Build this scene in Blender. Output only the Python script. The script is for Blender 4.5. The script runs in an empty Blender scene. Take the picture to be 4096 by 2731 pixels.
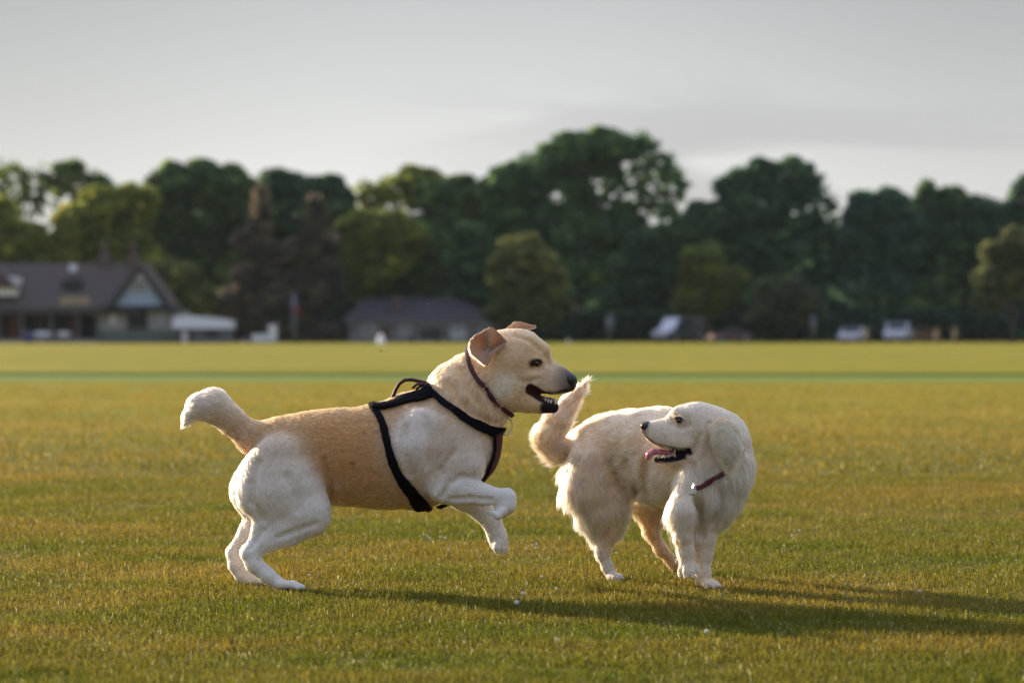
import bpy, math, random
import numpy as np
from mathutils import Vector, kdtree
rng = np.random.default_rng(7); random.seed(7)
scene = bpy.context.scene; COL = scene.collection
# ---------------------------------------------------------------- camera, world, sun, exposure
F = 9671.0; CH = 0.77; HY = 1331.0; CX = 2048.0
cam = bpy.data.cameras.new('camera'); camo = bpy.data.objects.new('camera', cam); COL.objects.link(camo)
cam.sensor_width = 36; cam.lens = 85; cam.clip_start = 0.1; cam.clip_end = 5000
camo.location = (0, 0, CH); camo.rotation_euler = (math.radians(90 - 0.204), 0, 0)
cam.dof.use_dof = True; cam.dof.focus_distance = 7.22; cam.dof.aperture_fstop = 2.9
scene.camera = camo
SUN_EL = math.radians(15.0); SUN_AZ = (-0.796, 0.605)
sdir = Vector((SUN_AZ[0]*math.cos(SUN_EL), SUN_AZ[1]*math.cos(SUN_EL), math.sin(SUN_EL)))
sun = bpy.data.lights.new('sun', 'SUN'); suno = bpy.data.objects.new('sun', sun); COL.objects.link(suno)
sun.energy = 5.0; sun.angle = math.radians(1.4); sun.color = (1.0, 0.80, 0.56)
suno.rotation_euler = sdir.to_track_quat('Z', 'Y').to_euler()
world = bpy.data.worlds.new('World'); scene.world = world; world.use_nodes = True
scene.cycles.use_denoising = True
scene.view_settings.view_transform = 'Standard'; scene.view_settings.look = 'None'
scene.view_settings.exposure = 1.15; scene.view_settings.gamma = 1.0

def build_world():
    nt = world.node_tree; N = nt.nodes; L = nt.links; N.clear()
    out = N.new('ShaderNodeOutputWorld'); bg = N.new('ShaderNodeBackground'); L.new(bg.outputs[0], out.inputs[0])
    sky = N.new('ShaderNodeTexSky'); sky.sky_type = 'NISHITA'; sky.sun_disc = False
    sky.sun_elevation = SUN_EL; sky.sun_rotation = math.atan2(SUN_AZ[0], SUN_AZ[1])
    sc_ = N.new('ShaderNodeVectorMath'); sc_.operation = 'SCALE'; sc_.inputs['Scale'].default_value = 0.07
    L.new(sky.outputs[0], sc_.inputs[0])
    tc = N.new('ShaderNodeTexCoord')
    sep = N.new('ShaderNodeSeparateXYZ'); L.new(tc.outputs['Generated'], sep.inputs[0])
    # brightness with elevation (thin even cloud, brighter low down) and a broad soft bright area
    rz = N.new('ShaderNodeValToRGB'); L.new(sep.outputs['Z'], rz.inputs[0])
    e = rz.color_ramp.elements
    e[0].position = 0.0; e[0].color = (.515, .512, .506, 1)
    e[1].position = 0.14; e[1].color = (.315, .316, .320, 1)
    a = e.new(0.055); a.color = (.490, .488, .486, 1)
    b = e.new(0.095); b.color = (.395, .395, .397, 1)
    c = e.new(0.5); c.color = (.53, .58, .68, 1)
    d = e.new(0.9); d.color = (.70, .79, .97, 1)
    # falloff to both sides of the frame, mild
    ab = N.new('ShaderNodeMath'); ab.operation = 'ABSOLUTE'
    sh = N.new('ShaderNodeMath'); sh.operation = 'ADD'; sh.inputs[1].default_value = 0.02
    L.new(sep.outputs['X'], sh.inputs[0]); L.new(sh.outputs[0], ab.inputs[0])
    rx = N.new('ShaderNodeMapRange'); rx.inputs['From Min'].default_value = 0.02; rx.inputs['From Max'].default_value = 0.24
    rx.inputs['To Min'].default_value = 1.0; rx.inputs['To Max'].default_value = 0.80; rx.interpolation_type = 'SMOOTHSTEP'
    L.new(ab.outputs[0], rx.inputs['Value'])
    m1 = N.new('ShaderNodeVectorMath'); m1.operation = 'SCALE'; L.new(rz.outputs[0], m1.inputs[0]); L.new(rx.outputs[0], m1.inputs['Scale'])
    # the sky opposite the sun, behind the camera, is darker low down
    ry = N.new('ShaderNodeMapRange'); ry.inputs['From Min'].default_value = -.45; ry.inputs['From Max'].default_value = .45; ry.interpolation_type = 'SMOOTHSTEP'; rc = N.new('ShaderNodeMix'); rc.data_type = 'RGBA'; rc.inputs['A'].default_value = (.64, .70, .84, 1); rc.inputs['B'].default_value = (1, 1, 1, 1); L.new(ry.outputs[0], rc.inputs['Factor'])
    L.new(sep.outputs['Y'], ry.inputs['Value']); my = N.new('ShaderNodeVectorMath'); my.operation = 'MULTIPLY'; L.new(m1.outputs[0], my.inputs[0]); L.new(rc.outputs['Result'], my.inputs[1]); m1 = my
    # streaky clouds
    mp = N.new('ShaderNodeMapping'); mp.inputs['Scale'].default_value = (7, 7, 46); mp.inputs['Location'].default_value = (1.7, .4, .35)
    L.new(tc.outputs['Generated'], mp.inputs[0])
    no = N.new('ShaderNodeTexNoise'); no.inputs['Scale'].default_value = 1.0; no.inputs['Detail'].default_value = 4; no.inputs['Roughness'].default_value = .5
    no.inputs['Distortion'].default_value = .6
    L.new(mp.outputs[0], no.inputs['Vector'])
    cr = N.new('ShaderNodeMapRange'); cr.inputs['From Min'].default_value = .40; cr.inputs['From Max'].default_value = .60
    cr.inputs['To Min'].default_value = 0; cr.inputs['To Max'].default_value = 1; cr.interpolation_type = 'SMOOTHSTEP'
    L.new(no.outputs[0], cr.inputs['Value'])
    # clouds mostly in a band right of centre
    bx = N.new('ShaderNodeMapRange'); bx.inputs['From Min'].default_value = -.09; bx.inputs['From Max'].default_value = .08; bx.interpolation_type = 'SMOOTHSTEP'
    L.new(sep.outputs['X'], bx.inputs['Value'])
    bz = N.new('ShaderNodeMapRange'); bz.inputs['From Min'].default_value = .115; bz.inputs['From Max'].default_value = .085; bz.interpolation_type = 'SMOOTHSTEP'
    L.new(sep.outputs['Z'], bz.inputs['Value'])
    mm = N.new('ShaderNodeMath'); mm.operation = 'MULTIPLY'; L.new(bx.outputs[0], mm.inputs[0]); L.new(bz.outputs[0], mm.inputs[1])
    m3 = N.new('ShaderNodeMath'); m3.operation = 'MULTIPLY'; L.new(mm.outputs[0], m3.inputs[0]); L.new(cr.outputs[0], m3.inputs[1])
    m4 = N.new('ShaderNodeMath'); m4.operation = 'MULTIPLY'; L.new(m3.outputs[0], m4.inputs[0]); m4.inputs[1].default_value = .95
    mix = N.new('ShaderNodeMix'); mix.data_type = 'RGBA'
    L.new(m4.outputs[0], mix.inputs['Factor']); L.new(m1.outputs[0], mix.inputs['A']); mix.inputs['B'].default_value = (.315, .31, .318, 1)
    fin = N.new('ShaderNodeMix'); fin.data_type = 'RGBA'; fin.inputs['Factor'].default_value = .92
    L.new(sc_.outputs[0], fin.inputs['A']); L.new(mix.outputs['Result'], fin.inputs['B'])
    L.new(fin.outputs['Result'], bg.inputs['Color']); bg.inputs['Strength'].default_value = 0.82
build_world()

# ---------------------------------------------------------------- helpers
def P(px, py, Y): return np.array(((px-CX)/F*Y, Y, CH-(py-HY)/F*Y))
def tag(o, label=None, cat=None, group=None, kind=None):
    for k, v in (('label', label), ('category', cat), ('group', group), ('kind', kind)):
        if v: o[k] = v
    return o
def empty(name, loc, label=None, cat=None, group=None):
    o = bpy.data.objects.new(name, None); COL.objects.link(o); o.location = loc; o.empty_display_size = .1
    return tag(o, label, cat, group)
def link(name, data, parent=None):
    o = bpy.data.objects.new(name, data); COL.objects.link(o)
    if parent is not None:
        o.parent = parent
        loc = Vector(parent.location); q = parent.parent
        while q is not None: loc += Vector(q.location); q = q.parent
        o.location = -loc            # mesh data is in world coordinates
    return o
def npmesh(name, V, Q=None, T=None, col=None, mat=None, parent=None, smooth=True, cdom='POINT'):
    me = bpy.data.meshes.new(name); V = np.asarray(V, np.float32)
    nq = 0 if Q is None else len(Q); nt_ = 0 if T is None else len(T)
    me.vertices.add(len(V)); me.vertices.foreach_set('co', V.ravel())
    li = []; ls = []
    if nq: li.append(np.asarray(Q).ravel()); ls.append(np.arange(nq)*4)
    if nt_: li.append(np.asarray(T).ravel()); ls.append(nq*4+np.arange(nt_)*3)
    li = np.concatenate(li).astype(np.int32); ls = np.concatenate(ls).astype(np.int32)
    me.loops.add(len(li)); me.loops.foreach_set('vertex_index', li)
    me.polygons.add(len(ls)); me.polygons.foreach_set('loop_start', ls)
    me.polygons.foreach_set('use_smooth', np.full(len(ls), smooth))
    me.update(calc_edges=True)
    if col is not None:
        c = np.ones((len(col), 4), np.float32); c[:, :3] = col
        at = me.attributes.new('col', 'FLOAT_COLOR', cdom); at.data.foreach_set('color', c.ravel())
    if mat: me.materials.append(mat)
    return link(name, me, parent)
class MB:                                    # small mesh collector in world coordinates
    def __init__(s): s.v = []; s.f = []
    def add(s, vs, fs):
        n = len(s.v); s.v += [tuple(v) for v in vs]; s.f += [tuple(i+n for i in f) for f in fs]; return s
    def box(s, x0, x1, y0, y1, z0, z1):
        return s.add([(x0,y0,z0),(x1,y0,z0),(x1,y1,z0),(x0,y1,z0),(x0,y0,z1),(x1,y0,z1),(x1,y1,z1),(x0,y1,z1)],
                     [(0,3,2,1),(4,5,6,7),(0,1,5,4),(1,2,6,5),(2,3,7,6),(3,0,4,7)])
    def prism(s, prof, y0, y1):             # prof: (x,z) outline, extruded in y
        n = len(prof); vs = [(x,y0,z) for x,z in prof]+[(x,y1,z) for x,z in prof]
        fs = [tuple(range(n)), tuple(range(2*n-1, n-1, -1))]+[(i, i+n, (i+1)%n+n, (i+1)%n) for i in range(n)]
        return s.add(vs, fs)
    def tube(s, pts, rad, n=8):
        pts = [Vector(p) for p in pts]; rad = rad if isinstance(rad, (list, tuple)) else [rad]*len(pts); base = len(s.v)
        for i, p in enumerate(pts):
            t = (pts[min(i+1, len(pts)-1)]-pts[max(i-1, 0)]).normalized()
            u = t.cross(Vector((0, 1, 0.01))); u = u.normalized() if u.length > 1e-3 else Vector((1, 0, 0)); w = t.cross(u)
            for k in range(n):
                a = 2*math.pi*k/n; q = p+(u*math.cos(a)+w*math.sin(a))*rad[i]; s.v.append(tuple(q))
        for i in range(len(pts)-1):
            for k in range(n):
                a = base+i*n+k; b = base+i*n+(k+1) % n; s.f.append((a, b, b+n, a+n))
        s.f.append(tuple(base+k for k in range(n-1, -1, -1))); s.f.append(tuple(base+(len(pts)-1)*n+k for k in range(n)))
        return s
    def lathe(s, prof, cx, cy, n=16, axis='z', cz=0):   # prof (r, h)
        base = len(s.v)
        for r, h in prof:
            for k in range(n):
                a = 2*math.pi*k/n
                if axis == 'z': s.v.append((cx+r*math.cos(a), cy+r*math.sin(a), cz+h))
                else: s.v.append((cx+r*math.cos(a), cy+h, cz+r*math.sin(a)))
        for i in range(len(prof)-1):
            for k in range(n):
                a = base+i*n+k; b = base+i*n+(k+1) % n; s.f.append((a, b, b+n, a+n))
        s.f.append(tuple(base+k for k in range(n-1, -1, -1))); s.f.append(tuple(base+(len(prof)-1)*n+k for k in range(n)))
        return s
    def build(s, name, mat, parent=None, smooth=False):
        me = bpy.data.meshes.new(name); me.from_pydata(s.v, [], s.f); me.update()
        import bmesh
        bm = bmesh.new(); bm.from_mesh(me); bmesh.ops.recalc_face_normals(bm, faces=bm.faces); bm.to_mesh(me); bm.free()
        if smooth: me.polygons.foreach_set('use_smooth', [True]*len(me.polygons))
        me.materials.append(mat); return link(name, me, parent)

def mat(name, c, rough=.7, var=.25, scale=3.0, bump=0, metal=0, spec=.4, c2=None, trans=0):
    m = bpy.data.materials.new(name); m.use_nodes = True; nt = m.node_tree; b = nt.nodes['Principled BSDF']
    b.inputs['Roughness'].default_value = rough; b.inputs['Metallic'].default_value = metal; b.inputs['Specular IOR Level'].default_value = spec
    tc = nt.nodes.new('ShaderNodeTexCoord'); n = nt.nodes.new('ShaderNodeTexNoise'); n.inputs['Scale'].default_value = scale; n.inputs['Detail'].default_value = 5
    nt.links.new(tc.outputs['Object'], n.inputs['Vector'])
    mx = nt.nodes.new('ShaderNodeMix'); mx.data_type = 'RGBA'
    c2 = c2 or tuple(x*(1-var) for x in c)
    mx.inputs['A'].default_value = (*c2, 1); mx.inputs['B'].default_value = (*[min(1, x*(1+var*.5)) for x in c], 1)
    nt.links.new(n.outputs[0], mx.inputs['Factor']); nt.links.new(mx.outputs['Result'], b.inputs['Base Color'])
    if bump:
        bp = nt.nodes.new('ShaderNodeBump'); bp.inputs['Strength'].default_value = bump; nt.links.new(n.outputs[0], bp.inputs['Height']); nt.links.new(bp.outputs[0], b.inputs['Normal'])
    return m
def mat_attr(name, rough=.8, spec=.2, translucent=0.0, bump=0.0, bscale=150):
    m = bpy.data.materials.new(name); m.use_nodes = True; nt = m.node_tree; b = nt.nodes['Principled BSDF']
    b.inputs['Roughness'].default_value = rough; b.inputs['Specular IOR Level'].default_value = spec
    a = nt.nodes.new('ShaderNodeAttribute'); a.attribute_name = 'col'; nt.links.new(a.outputs['Color'], b.inputs['Base Color'])
    if bump:
        tc = nt.nodes.new('ShaderNodeTexCoord'); n = nt.nodes.new('ShaderNodeTexNoise'); n.inputs['Scale'].default_value = bscale
        nt.links.new(tc.outputs['Object'], n.inputs['Vector'])
        bp = nt.nodes.new('ShaderNodeBump'); bp.inputs['Strength'].default_value = bump; bp.inputs['Distance'].default_value = .004
        nt.links.new(n.outputs[0], bp.inputs['Height']); nt.links.new(bp.outputs[0], b.inputs['Normal'])
    if translucent:
        t = nt.nodes.new('ShaderNodeBsdfTranslucent'); nt.links.new(a.outputs['Color'], t.inputs['Color'])
        mx = nt.nodes.new('ShaderNodeMixShader'); mx.inputs[0].default_value = translucent
        nt.links.new(b.outputs[0], mx.inputs[1]); nt.links.new(t.outputs[0], mx.inputs[2]); nt.links.new(mx.outputs[0], nt.nodes['Material Output'].inputs[0])
    return m
def mat_hair(name):
    m = bpy.data.materials.new(name); m.use_nodes = True; nt = m.node_tree; nt.nodes.remove(nt.nodes['Principled BSDF'])
    h = nt.nodes.new('ShaderNodeBsdfHairPrincipled'); h.model = 'CHIANG'; h.parametrization = 'COLOR'
    a = nt.nodes.new('ShaderNodeAttribute'); a.attribute_name = 'col'; nt.links.new(a.outputs['Color'], h.inputs['Color'])
    h.inputs['Roughness'].default_value = .45; h.inputs['Radial Roughness'].default_value = .6; h.inputs['Coat'].default_value = 0
    h.inputs['Random Roughness'].default_value = .2; h.inputs['IOR'].default_value = 1.40
    nt.links.new(h.outputs[0], nt.nodes['Material Output'].inputs[0]); return m

# ---------------------------------------------------------------- implicit bodies -> one continuous surface
def surface_nets(D, org, h):
    S = D < 0; nx, ny, nz = D.shape
    cs = np.zeros((nx-1, ny-1, nz-1), np.int8)
    for dx in (0, 1):
        for dy in (0, 1):
            for dz in (0, 1): cs += S[dx:nx-1+dx, dy:ny-1+dy, dz:nz-1+dz]
    act = np.argwhere((cs > 0) & (cs < 8)); idx = -np.ones(cs.shape, np.int64); idx[tuple(act.T)] = np.arange(len(act))
    acc = np.zeros((len(act), 3)); cnt = np.zeros(len(act)); cor = [(a, b, c) for a in (0, 1) for b in (0, 1) for c in (0, 1)]
    for a in cor:
        for ax in range(3):
            if a[ax]: continue
            b = list(a); b[ax] = 1
            da = D[act[:, 0]+a[0], act[:, 1]+a[1], act[:, 2]+a[2]]; db = D[act[:, 0]+b[0], act[:, 1]+b[1], act[:, 2]+b[2]]
            m = (da < 0) != (db < 0); t = da[m]/(da[m]-db[m]); p = np.tile(np.array(a, float), (m.sum(), 1)); p[:, ax] += t
            acc[m] += p; cnt[m] += 1
    V = org+(act+acc/cnt[:, None])*h; Q = []
    for ax in range(3):
        sl0 = [slice(None)]*3; sl1 = [slice(None)]*3; sl0[ax] = slice(0, -1); sl1[ax] = slice(1, None)
        s0 = S[tuple(sl0)]; s1 = S[tuple(sl1)]; e = np.argwhere(s0 != s1); o1, o2 = [(1, 2), (2, 0), (0, 1)][ax]
        e = e[(e[:, o1] > 0) & (e[:, o2] > 0) & (e[:, o1] < D.shape[o1]-1) & (e[:, o2] < D.shape[o2]-1)]
        def g(d1, d2):
            q = e.copy(); q[:, o1] -= d1; q[:, o2] -= d2; return idx[q[:, 0], q[:, 1], q[:, 2]]
        q = np.stack([g(1, 1), g(0, 1), g(0, 0), g(1, 0)], 1); fl = ~s0[tuple(e.T)]; q[fl] = q[fl][:, ::-1]; Q.append(q)
    Q = np.concatenate(Q); return V, Q[(Q >= 0).all(1)]

class Body:
    def __init__(s): s.pr = []; s.subs = []; s.marks = []
    def _seg(s, p, q):
        return P(*p[:3]), P(*q[:3]), p[3]/F*p[2], q[3]/F*q[2]
    def chain(s, pts, ks=1.0, k=30, c=(.7, .6, .5), L=.01, c2=None, L2=None, comb=1):
        k = k/1343.; n = len(pts)-1
        for i in range(max(n, 1)):
            a, b, ra, rb = s._seg(pts[i], pts[min(i+1, n)] if n else pts[0])
            t = (i+.5)/max(n, 1); cc = np.array(c) if c2 is None else np.array(c)*(1-t)+np.array(c2)*t
            LL = L if L2 is None else L*(1-t)+L2*t
            d = b-a; d = d/np.linalg.norm(d) if np.linalg.norm(d) > 1e-6 else np.zeros(3)
            s.pr.append((a, b, ra, rb, ks, k, cc, LL, d*comb))
        return s
    def sub(s, pts, ks=3.0, k=6):
        for i in range(len(pts)-1):
            a, b, ra, rb = s._seg(pts[i], pts[i+1]); s.subs.append((a, b, ra, rb, ks, k/1343.))
    def groove(s, pts, r, dep, k=9):            # shallow crease in the side facing -Y
        out = []
        for px, py in pts:
            Y = np.linspace(6.95, 7.7, 400); X = np.stack([P(px, py, y) for y in Y]); d = s.sdf(X); j = int(np.argmax(d < 0)) if (d < 0).any() else None
            if j is not None: out.append((px, py, Y[j]-(r-dep)/1343., r))
        if len(out) > 1: s.sub(out, 1.0, k)
    def mark(s, pts, r, c, soft=6, bare=True):
        s.marks.append(([P(*p) for p in pts], r/1343., np.array(c), soft/1343., bare))
    @staticmethod
    def d(pr, X):
        a, b, ra, rb, ks = pr[:5]; w = np.array((1, 1/ks, 1)); A = a*w; B = b*w; Q = X*w; ab = B-A; L2 = (ab*ab).sum()+1e-12
        t = np.clip(((Q-A)@ab)/L2, 0, 1); return np.sqrt((((Q-A)-t[..., None]*ab)**2).sum(-1))-(ra+(rb-ra)*t)
    def sdf(s, X):
        D = np.full(len(X), .3)
        for pr in s.pr:
            d = s.d(pr, X); k = pr[5]; hh = np.maximum(k-np.abs(D-d), 0)/k; D = np.minimum(D, d)-hh*hh*k*.25
        for pr in s.subs:
            d = -s.d(pr, X); k = pr[5]; hh = np.maximum(k-np.abs(D-d), 0)/k; D = np.maximum(D, d)+hh*hh*k*.25
        return D
    def grad(s, X, e=.003):
        g = np.stack([s.sdf(X+np.eye(3)[i]*e)-s.sdf(X-np.eye(3)[i]*e) for i in range(3)], 1)
        return g/(np.linalg.norm(g, axis=1, keepdims=True)+1e-9)
    def project(s, X, off=0, it=12):
        X = np.array(X, float)
        for _ in range(it): X -= (s.sdf(X)-off)[:, None]*s.grad(X)*.8
        return X
    def mesh(s, h, lump=0):
        lo = np.min([np.minimum(p[0], p[1])-max(p[2], p[3])*np.array((1, max(p[4], 1), 1)) for p in s.pr], 0)-4*h
        hi = np.max([np.maximum(p[0], p[1])+max(p[2], p[3])*np.array((1, max(p[4], 1), 1)) for p in s.pr], 0)+4*h
        n = np.ceil((hi-lo)/h).astype(int)+1; ax = [lo[i]+np.arange(n[i])*h for i in range(3)]
        D = np.full(n, .3, np.float32)
        for lst, sg in ((s.pr, 1), (s.subs, -1)):
            for p in lst:
                mr = np.array((1, max(p[4], 1), 1))*max(p[2], p[3])+p[5]+2*h
                i0 = np.clip(np.floor((np.minimum(p[0], p[1])-mr-lo)/h).astype(int), 0, n-1); i1 = np.clip(np.ceil((np.maximum(p[0], p[1])+mr-lo)/h).astype(int)+1, 1, n)
                if (i1 <= i0).any(): continue
                G = np.stack(np.meshgrid(*[ax[i][i0[i]:i1[i]] for i in range(3)], indexing='ij'), -1)
                d = s.d(p, G); k = p[5]; V = D[i0[0]:i1[0], i0[1]:i1[1], i0[2]:i1[2]]
                if sg > 0: hh = np.maximum(k-np.abs(V-d), 0)/k; V[...] = np.minimum(V, d)-hh*hh*k*.25
                else: d = -d; hh = np.maximum(k-np.abs(V-d), 0)/k; V[...] = np.maximum(V, d)+hh*hh*k*.25
        s.V, s.Q = surface_nets(D, lo, h)
        if lump:
            r = np.random.default_rng(5); N = vnormals(s.V, s.Q); a = np.zeros(len(s.V))
            for _ in range(10):
                k = r.normal(size=3); k *= 2*np.pi/r.uniform(.06, .15)/np.linalg.norm(k); a += np.sin(s.V@k+r.uniform(0, 6.28))
            s.V = s.V+N*(a*lump)[:, None]
        return s.V, s.Q
    def attrs(s, X, sig=.011):
        Ds = np.stack([s.d(p, X) for p in s.pr], 1); w = np.exp(-(Ds-Ds.min(1, keepdims=True))/sig); w /= w.sum(1, keepdims=True)
        C = w@np.array([p[6] for p in s.pr]); L = w@np.array([p[7] for p in s.pr]); cb = w@np.array([p[8] for p in s.pr])
        for pts, r, c, soft, bare in s.marks:
            d = np.full(len(X), 9.)
            for i in range(max(1, len(pts)-1)):
                a = pts[i]; b = pts[min(i+1, len(pts)-1)]; ab = b-a; t = np.clip(((X-a)@ab)/((ab*ab).sum()+1e-12), 0, 1)
                d = np.minimum(d, np.linalg.norm(X-a-t[:, None]*ab, axis=1))
            m = np.clip((r-d)/soft+.5, 0, 1)[:, None]; C = C*(1-m)+c*m
            if bare: L = L*(1-m[:, 0]*.9)
        return C, L, cb

def vnormals(V, Q):
    n = np.cross(V[Q[:, 2]]-V[Q[:, 0]], V[Q[:, 3]]-V[Q[:, 1]]); N = np.zeros_like(V)
    for i in range(4): np.add.at(N, Q[:, i], n)
    return N/(np.linalg.norm(N, axis=1, keepdims=True)+1e-12)
def fur(name, V, Q, attrf, n, mat_, parent, rad=.0003, lift=.35, clump=.0, nseed=3000, grav=.15, noise=.15, jit=.12, skip=None, dens=None, npt=5, wav=0.0, guard=0.0):
    N = vnormals(V, Q); T = np.concatenate([Q[:, [0, 1, 2]], Q[:, [0, 2, 3]]])
    A = np.linalg.norm(np.cross(V[T[:, 1]]-V[T[:, 0]], V[T[:, 2]]-V[T[:, 0]]), axis=1)
    if dens is not None: A = A*dens(V[T].mean(1))
    t = rng.choice(len(T), n, p=A/A.sum()); u = rng.random(n); v = rng.random(n); f = u+v > 1; u[f] = 1-u[f]; v[f] = 1-v[f]; w = 1-u-v
    X = V[T[t, 0]]*w[:, None]+V[T[t, 1]]*u[:, None]+V[T[t, 2]]*v[:, None]; NN = N[T[t, 0]]*w[:, None]+N[T[t, 1]]*u[:, None]+N[T[t, 2]]*v[:, None]
    C, L, cb = attrf(X)
    keep = L > .0015
    if skip is not None: keep &= ~skip(X)
    X, NN, C, L, cb = X[keep], NN[keep], C[keep], L[keep], cb[keep]; n = len(X)
    off = np.zeros_like(X); cn = np.zeros_like(X)
    if clump:
        sd = rng.choice(n, min(nseed, n), replace=False); kd = kdtree.KDTree(len(sd))
        for i, j in enumerate(sd): kd.insert(X[j], i)
        kd.balance(); near = np.array([kd.find(p)[1] for p in X]); off = X[sd[near]]-X; sn = rng.normal(size=(len(sd), 3)); cn = sn[near]
        L = L*(rng.uniform(.85, 1.1, len(sd))[near])
        C = C*(1+.20*sn[near][:, :1])
    tg = cb-(cb*NN).sum(1, keepdims=True)*NN+rng.normal(size=X.shape)*noise+cn*noise*1.0; tg -= (tg*NN).sum(1, keepdims=True)*NN
    tg /= np.linalg.norm(tg, axis=1, keepdims=True)+1e-9
    L = L*rng.uniform(.65, 1.2, n); lf = lift*rng.uniform(.5, 1.5, n)*(1+L*14); pts = np.zeros((n, npt, 3)); rd = np.zeros((n, npt)); g = np.array((0, 0, -1.))
    wd = np.cross(tg, NN); ph = rng.random(n)*6.28
    for j in range(npt):
        s_ = j/(npt-1)
        q = X-NN*.0015*(j == 0)+L[:, None]*(tg*s_*.95+NN*(lf*s_*(1-.45*s_))[:, None]+g*grav*s_*s_)+off*clump*s_
        if wav: q += wd*(L*wav*np.sin(ph+s_*5)*s_)[:, None]
        pts[:, j] = q; rd[:, j] = rad*(1-.8*s_**1.5)
    gd = rng.random(n) < guard; rd[gd] *= 2.6; C = C*(1+rng.normal(size=(n, 1))*jit); C[gd] *= rng.choice([.62, 1.0, 1.18], (gd.sum(), 1)); C = np.clip(C, .01, .93)
    hc = bpy.data.hair_curves.new(name); hc.add_curves([npt]*n)
    hc.position_data.foreach_set('vector', pts.astype(np.float32).ravel())
    ra = hc.attributes.get('radius') or hc.attributes.new('radius', 'FLOAT', 'POINT'); ra.data.foreach_set('value', rd.astype(np.float32).ravel())
    ca = hc.attributes.new('col', 'FLOAT_COLOR', 'CURVE'); cc = np.ones((n, 4), np.float32); cc[:, :3] = C; ca.data.foreach_set('color', cc.ravel())
    hc.materials.append(mat_); return link(name, hc, parent)
def ribbon(name, body, pts, width, mat_, parent, closed=False, off=.004, th=.003, project=True):
    X = np.array(pts, float)
    if project: X = body.project(X, off)
    for _ in range(3):
        if closed: X = (X+np.roll(X, 1, 0)*.5+np.roll(X, -1, 0)*.5)/2
        else: X[1:-1] = (X[1:-1]*2+X[:-2]+X[2:])/4
    n = len(X); G = body.grad(X); W = (width if np.ndim(width) else np.full(n, width))*(1+.07*np.sin(np.arange(n)*1.1)+.05*np.sin(np.arange(n)*2.7+1))
    T = (np.roll(X, -1, 0)-np.roll(X, 1, 0)) if closed else np.gradient(X, axis=0)
    T /= np.linalg.norm(T, axis=1, keepdims=True)+1e-9; S = np.cross(T, G); S /= np.linalg.norm(S, axis=1, keepdims=True)+1e-9
    prof = [(-.5, 0), (-.46, 1), (0, 1.25), (.46, 1), (.5, 0), (0, -.3)]; m = len(prof)
    V = np.concatenate([X[:, None]+S[:, None]*(W[:, None]*a)[..., None]+G[:, None]*(th*b) for a, b in prof], 1).reshape(-1, 3)
    Q = [(i*m+j, i*m+(j+1) % m, ((i+1) % n)*m+(j+1) % m, ((i+1) % n)*m+j) for i in range(n if closed else n-1) for j in range(m)]
    T3 = [] if closed else [(e*m, e*m+j, e*m+j+1) for e in (0, n-1) for j in range(1, m-1)]
    return npmesh(name, V, Q, T3 or None, None, mat_, parent, smooth=False), X
def resample(pts, n):
    pts = np.array(pts, float); d = np.r_[0, np.cumsum(np.linalg.norm(np.diff(pts, axis=0), axis=1))]; t = np.linspace(0, d[-1], n)
    return np.stack([np.interp(t, d, pts[:, i]) for i in range(pts.shape[1])], 1)
def girth(body, path, Y, n=56):               # loop round the body through a curved line seen from the side
    Pp = np.array([P(x, y, Y) for x, y in path]); A, B = Pp[0], Pp[-1]; M = (A+B)/2; u = (B-A)/np.linalg.norm(B-A); nn = np.array((-u[2], 0, u[0]))
    us = (Pp-M)@u; ns = (Pp-M)@nn; out = []; rs = np.linspace(.01, .34, 260)
    for th in np.linspace(0, 2*math.pi, n, endpoint=False):
        uc = rs*math.cos(th); X = M+uc[:, None]*u+np.array((0, 1, 0))*(rs*math.sin(th))[:, None]+np.interp(uc, us, ns)[:, None]*nn
        d = body.sdf(X); k = np.argmax(d > .004) if (d > .004).any() else 0; out.append(X[k])
    return np.array(out)
def sheet(name, rings, mat_, parent, th=.003, col=None, rcol=None):   # concentric closed rings -> thin solid flap
    R = len(rings); n = len(rings[0]); V = np.array(rings, float).reshape(-1, 3)
    Q = [(i*n+j, i*n+(j+1) % n, (i+1)*n+(j+1) % n, (i+1)*n+j) for i in range(R-1) for j in range(n)]; Q = np.array(Q)
    N = vnormals(V, Q); V2 = V+N*th; m = len(V); Qb = Q[:, ::-1]+m; rim = np.array([(j, j+m, (j+1) % n+m, (j+1) % n) for j in range(n)])
    c = None
    if col is not None: c = np.concatenate([np.tile(col, (m, 1)), np.tile(rcol if rcol is not None else col, (m, 1))])
    return npmesh(name, np.concatenate([V, V2]), np.concatenate([Q, Qb, rim]), None, c, mat_, parent), np.concatenate([V, V2]), np.concatenate([Q, Qb])
def ball(name, c, r, mat_, parent, sc=(1, 1, 1), n=16):
    mb = MB(); prof = [(max(1e-5, r*math.sin(math.pi*i/12)), -r*math.cos(math.pi*i/12)) for i in range(13)]; mb.lathe(prof, 0, 0, n)
    mb.v = [(x*sc[0]+c[0], y*sc[1]+c[1], z*sc[2]+c[2]) for x, y, z in mb.v]; return mb.build(name, mat_, parent, smooth=True)
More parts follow.
